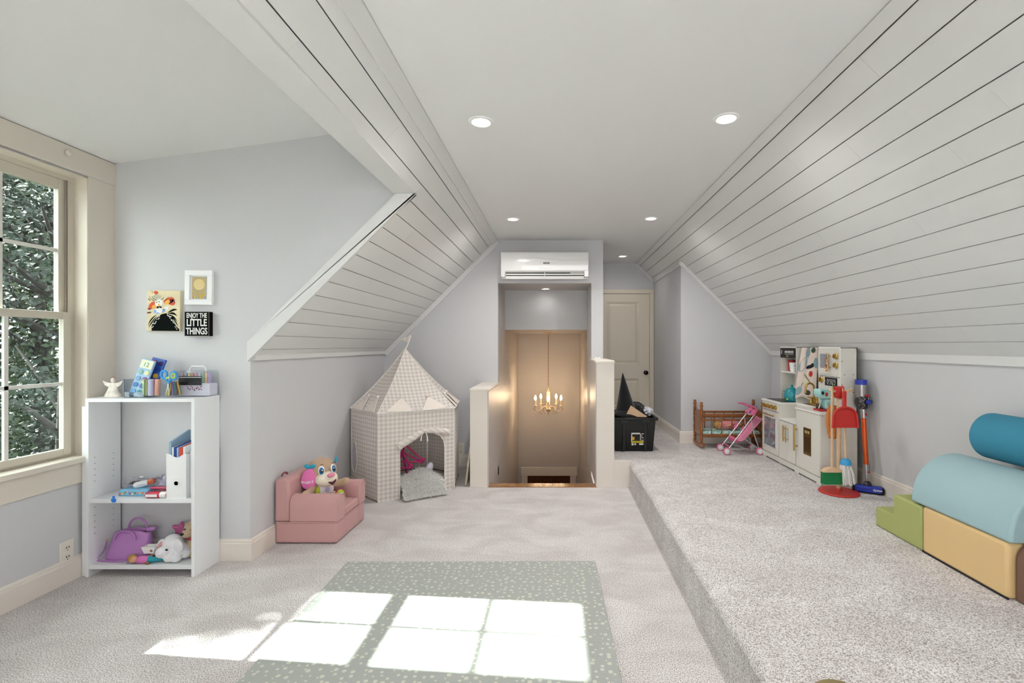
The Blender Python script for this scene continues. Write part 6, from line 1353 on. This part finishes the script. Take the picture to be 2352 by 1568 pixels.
petal('dark_bird', '#23262e', 0.60, 0.63, 0.20, 0.035, 0.3); petal('dark_bird', '#23262e', 0.70, 0.67, 0.08, 0.03, 0.7); petal('dark_leaf', '#43503f', 0.72, 0.95, 0.10, 0.05, 0.1); petal('dark_leaf', '#43503f', 0.55, 0.12, 0.14, 0.05, 0.3); petal('dark_leaf', '#3d3a33', 0.97, 0.3, 0.035, 0.3, 0)
petal('red_bud', '#bf3b34', 0.66, 0.50, 0.09, 0.05, 0.9); petal('green_stem', '#6f8060', 0.50, 0.40, 0.22, 0.012, -0.5); petal('green_stem', '#6f8060', 0.30, 0.28, 0.15, 0.010, 0.8); petal('cream_bloom', '#e6dcc2', 0.45, 0.33, 0.15, 0.07, 0.2)
# orange toy string on the microwave handle
t = thing('toy_garland', 'small orange beaded toy dangling from the microwave handle', 'toy', (TX - 0.036, 3.60, TT - 0.17))
for i, c_ in enumerate(('#d98a4a', '#e09a52', '#c9603a', '#e6b06a', '#e09a52', '#c9803a')): MB().ball((0.002, 0.014 * math.sin(i * 1.3), 0.018 * i), 0.008, 10, 8).build('bead', M('bead_' + c_, c_, 0.6), t, smooth=60)
# coffee maker
mint = M('mint_plastic', '#a6d8d6', 0.35)
t = thing('toy_coffee_maker', 'mint toy coffee machine with red base on the kitchen worktop', 'toy appliance', (2.00, 3.61, KZ)); t.scale = (0.75, 0.9, 1.05)
MB().box(-0.075, 0.055, -0.05, 0.055, 0, 0.014).build('base', M('red_plastic', '#b8292a', 0.4), t, bevel=0.006, seg=3)
MB().box(-0.015, 0.05, -0.045, 0.05, 0.014, 0.085).build('lower_body', mint, t, bevel=0.012, seg=3, smooth=40)
MB().prism([(-0.072, 0.118), (-0.062, 0.098), (-0.04, 0.088), (0.052, 0.088), (0.052, 0.152), (-0.06, 0.152), (-0.072, 0.145)], 'y', -0.048, 0.052).build('upper_body', mint, t, bevel=0.008, seg=3, smooth=40)
MB().lathe([(0.012, 0.0), (0.012, 0.004), (0.008, 0.006), (0, 0.006)], 16, (-0.045, -0.048, 0.128), (PI / 2, 0, 0)).build('black_dial', black_m, t, smooth=40)
MB().lathe([(0.014, 0.0), (0.014, 0.004), (0.008, 0.007), (0, 0.007)], 16, (-0.008, -0.048, 0.118), (PI / 2, 0, 0)).build('red_button', M('red_plastic', '#b8292a', 0.4), t, smooth=40)
MB().lathe([(0.013, 0.0), (0.013, 0.002), (0, 0.003)], 16, (0.012, -0.045, 0.05), (PI / 2, 0, 0)).build('silver_badge', M('badge_grey', '#a9b6ba', 0.4), t, smooth=40)
MB().tube([(-0.06, -0.01, 0.016), (-0.035, -0.012, 0.075)], 0.007, 8).build('spout_lever', steel_m, t, smooth=60)
MB().lathe([(0.02, 0.014), (0.022, 0.05), (0, 0.05)], 14, (-0.045, 0.02, 0)).build('cup', M('cup_dark', '#4a3a20', 0.4), t, smooth=40)

KS = 0.982
for o in list(scene.objects):
    if o.parent is None and o.name.split('.')[0] in ('play_kitchen', 'toy_pail', 'toy_canister', 'spice_jar', 'toy_kettle', 'floral_apron', 'toy_garland', 'toy_coffee_maker'):
        o.location.x *= KS; o.location.y *= KS
        if o.name.startswith('play_kitchen'): o.scale = (KS, KS, 1)

# ------------------------------------------------------------------ cleaning set on its red stand
redp = M('red_stand', '#c4302b', 0.4); beech = M('beech', '#d9b793', 0.55, var=(30, 0.1))
SX, SY = 1.908, 3.265
t = thing('cleaning_stand', 'red base and pole stand holding toy brooms beside the kitchen', 'stand', (SX, SY, ZP))
MB().lathe([(0, 0.0), (0.122, 0.0), (0.125, 0.005), (0.120, 0.012), (0.07, 0.016), (0.022, 0.018), (0.018, 0.03), (0, 0.03)], 40).build('base', redp, t, smooth=40)
MB().tube([(0, 0, 0.02), (0, 0, 0.69)], 0.014, 12).build('pole', beech, t, smooth=40)
MB().lathe([(0.026, 0.64), (0.030, 0.645), (0.034, 0.70), (0.034, 0.715), (0.026, 0.718), (0, 0.712)], 24).build('holder', redp, t, smooth=40)
for a in (200, 300, 340, 90):
    d_ = Vector((math.cos(R(a)), math.sin(R(a)), 0)); MB().tube([Vector((0, 0, 0.685)) + d_ * 0.03, Vector((0, 0, 0.69)) + d_ * 0.06, Vector((0, 0, 0.70)) + d_ * 0.078], [0.008, 0.009, 0.011], 10).build('peg', beech, t, smooth=60)
MB().box(-0.008, 0.008, -0.0155, -0.0135, 0.58, 0.63).build('label', whitep_m, t)
HZ = ZP + 0.685
def hung(name, label, x, y): return thing(name, label, 'cleaning toy', (x, y, ZP + 0.035), 0, 'toy cleaning tools on the red stand')
t = hung('toy_broom', 'toy broom with green bristles hanging on the red stand', SX - 0.066, SY - 0.035)
MB().tube([(0, 0, 0.14), (0, 0, 0.675)], 0.0085, 10).build('handle', beech, t, smooth=40)
MB().tube([(0, 0, 0.66), (0.004, -0.004, 0.70), (-0.008, 0.0, 0.715)], 0.002, 6).build('cord', M('green_cord', '#7fae6a', 0.8), t)
MB().prism([(-0.068, 0.112), (0.068, 0.112), (0.066, 0.122), (0.045, 0.138), (0.015, 0.146), (-0.015, 0.146), (-0.045, 0.138), (-0.066, 0.122)], 'y', -0.020, 0.020).build('block', beech, t, bevel=0.005, seg=3)
b = MB()
for i in range(17):
    for j in range(4): x = -0.062 + 0.124 * i / 16; y = -0.015 + 0.01 * j; b.tube([(x, y, 0.114), (x * 1.03, y * 1.1, 0.034)], [0.0036, 0.0042], 5)
b.build('bristles', M('green_bristle', '#0e7a42', 0.6), t, smooth=60)['kind'] = 'stuff'
t = hung('toy_mop', 'toy mop with white strings and blue cap hanging on the red stand', SX + 0.02, SY - 0.045)
MB().tube([(0, 0, 0.20), (-0.012, 0.01, 0.675)], 0.0075, 10).build('handle', beech, t, smooth=40)
MB().lathe([(0.034, 0.165), (0.035, 0.17), (0.030, 0.19), (0.016, 0.205), (0, 0.208)], 20).build('cap', M('mop_blue', '#3aa0d8', 0.35), t, smooth=40)
b = MB(); q = random.Random(8)
for i in range(46):
    a = q.uniform(0, 2 * PI); r0 = q.uniform(0.006, 0.03); r1 = r0 + q.uniform(0.0, 0.018); dx = 0.012; b.tube([(r0 * math.cos(a), r0 * math.sin(a), 0.168), (r1 * math.cos(a) + dx * 0.4, r1 * math.sin(a), 0.11), (r1 * math.cos(a) * 1.1 + dx, r1 * math.sin(a), q.uniform(0.03, 0.045))], 0.0042, 5)
b.build('strings', M('mop_cotton', '#efebe8', 0.9), t, smooth=60)['kind'] = 'stuff'
t = hung('toy_dustpan', 'red toy dustpan hanging in front of the red stand', SX - 0.022, SY - 0.10)
MB().box(-0.014, 0.014, -0.006, 0.006, 0.55, 0.66).build('handle', redp, t, bevel=0.005, seg=2); MB().tube([(0, 0, 0.655), (0.002, 0.02, 0.69), (0, 0.03, 0.70)], 0.003, 6).build('loop', redp, t)
out = [(-0.083, 0.42), (0.083, 0.42), (0.078, 0.49)] + [(0.078 * math.cos(R(a)), 0.49 + 0.066 * math.sin(R(a))) for a in range(10, 180, 10)] + [(-0.078, 0.49)]
MB().prism(out, 'y', -0.004, 0.002).build('pan', redp, t, bevel=0.001)
MB().tube([(p[0], -0.010, p[1]) for p in out[1:]] + [(-0.083, -0.010, 0.42)], 0.007, 8).build('rim', redp, t, smooth=60)
t = hung('toy_duster', 'fluffy orange toy duster hanging behind the broom', SX - 0.022, SY + 0.035)
MB().tube([(0, 0, 0.50), (-0.01, -0.01, 0.67)], 0.008, 10).build('handle', beech, t, smooth=40)
bz = MB().lathe([(0, 0.32), (0.022, 0.325), (0.036, 0.36), (0.042, 0.43), (0.040, 0.50), (0.028, 0.545), (0, 0.55)], 22, sy=0.45); q = random.Random(3)
for i, v in enumerate(bz.v): bz.v[i] = Vector((v.x * q.uniform(0.9, 1.12), v.y * q.uniform(0.85, 1.2), v.z + q.uniform(-0.004, 0.004)))
bz.build('head', M('orange_chenille', '#dd8a4a', 0.95, bump=(150, 0.8)), t, smooth=70)

# ------------------------------------------------------------------ stick vacuum
gun = M('gunmetal', '#4d4a4c', 0.3, 0.6); silv = M('satin_silver', '#a9a6a6', 0.3, 0.8); vb = M('vac_blue', '#2f3fae', 0.35); vo = M('vac_orange', '#d2561f', 0.3, 0.4); vr = M('vac_red', '#b3202a', 0.35)
t = thing('stick_vacuum', 'cordless stick vacuum with orange wand leaning in the corner by the kitchen', 'vacuum cleaner', (2.10, 3.30, ZP))
B0 = Vector((2.105, 3.27, ZP + 0.055)); B1 = Vector((2.128, 3.35, ZP + 0.52))
ax = (B1 - B0).normalized()
MB().tube([B0 + ax * 0.11, B1 - ax * 0.02], 0.0155, 14).build('wand', vo, t, W_, smooth=40)
MB().tube([B0 + ax * 0.115, B1 - ax * 0.03], 0.0035, 6).build('wand_highlight', vo, t, W_)
MB().tube([B0 + ax * 0.02, B0 + ax * 0.05, B0 + ax * 0.13], [0.018, 0.022, 0.020], 14).build('lower_collar', silv, t, W_, smooth=40)
MB().ball(B0 + ax * 0.085 + Vector((-0.0, -0.021, 0)), 0.007, 10, 8).build('release_button', vr, t, W_, smooth=60)
MB().ball(B0 + Vector((0, 0, -0.005)), (0.028, 0.026, 0.028), 16, 10).build('swivel', gun, t, W_, smooth=60)
h = MB(); hd = Vector((0.74, -0.67, 0)).normalized()
HC0 = Vector((2.10, 3.255, ZP)); rot = (0, 0, math.atan2(hd.y, hd.x) + R(12))
hh = MB().obox(HC0 + Vector((0.0, 0, 0.026)), (0.185, 0.062, 0.046), rot).build('cleaner_head', black_m, t, W_, bevel=0.012, seg=3, smooth=40)
MB().obox(HC0 + Vector((0.0, 0, 0.029)) + Vector((math.sin(rot[2]), -math.cos(rot[2]), 0)) * 0.006, (0.160, 0.055, 0.042), rot).build('roller_window', vb, t, W_, bevel=0.010, seg=3, smooth=40)
lp = HC0 + Vector((math.sin(rot[2]), -math.cos(rot[2]), 0)) * 0.0342 + Vector((math.cos(rot[2]), math.sin(rot[2]), 0)) * 0.052 + Vector((0, 0, 0.032))
text('lettering', 'dyson', 0.022, lp - Vector((2.10, 3.30, ZP)), (PI / 2, 0, rot[2]), whitep_m, t, 0.0003, bold=0.0004)
MB().tube([B1 - ax * 0.03, B1 + ax * 0.03], [0.018, 0.021], 14).build('upper_collar', silv, t, W_, smooth=40)
MB().ball(B1 + ax * 0.0 + Vector((0.006, -0.022, 0)), 0.008, 10, 8).build('release_button', vr, t, W_, smooth=60)
CB = B1 + Vector((0.0, 0.005, 0.085))
MB().lathe([(0, -0.045), (0.035, -0.04), (0.053, -0.015), (0.053, 0.02), (0.038, 0.035), (0, 0.036)], 22, CB, (R(90), 0, R(15))).build('motor_housing', gun, t, W_, smooth=40)
for i in range(12):
    a = 2 * PI * i / 12; MB().tube([CB + Vector((0.02 * math.cos(a), -0.044, 0.02 * math.sin(a))), CB + Vector((0.049 * math.cos(a), -0.024, 0.049 * math.sin(a)))], 0.0048, 6).build('cyclone_tip', silv if i % 3 else gun, t, W_, smooth=60)
MB().lathe([(0.018, 0.0), (0.018, 0.012), (0.012, 0.018), (0, 0.018)], 18, CB + Vector((0.012, -0.034, 0)), (R(90), 0, 0)).build('filter_button', vb, t, W_, smooth=40)
MB().tube([CB + Vector((-0.01, 0, 0.03)), CB + Vector((-0.012, 0, 0.075)), CB + Vector((-0.012, 0, 0.12))], 0.034, 22).build('dust_bin', silv, t, W_, smooth=40)
MB().tube([CB + Vector((-0.012, 0, 0.118)), CB + Vector((-0.012, 0, 0.152))], 0.037, 22).build('blue_ring', vb, t, W_, smooth=40)
MB().obox(CB + Vector((0.008, -0.033, 0.045)), (0.034, 0.012, 0.012), (0, 0, 0)).build('red_latch', vr, t, W_, bevel=0.003)
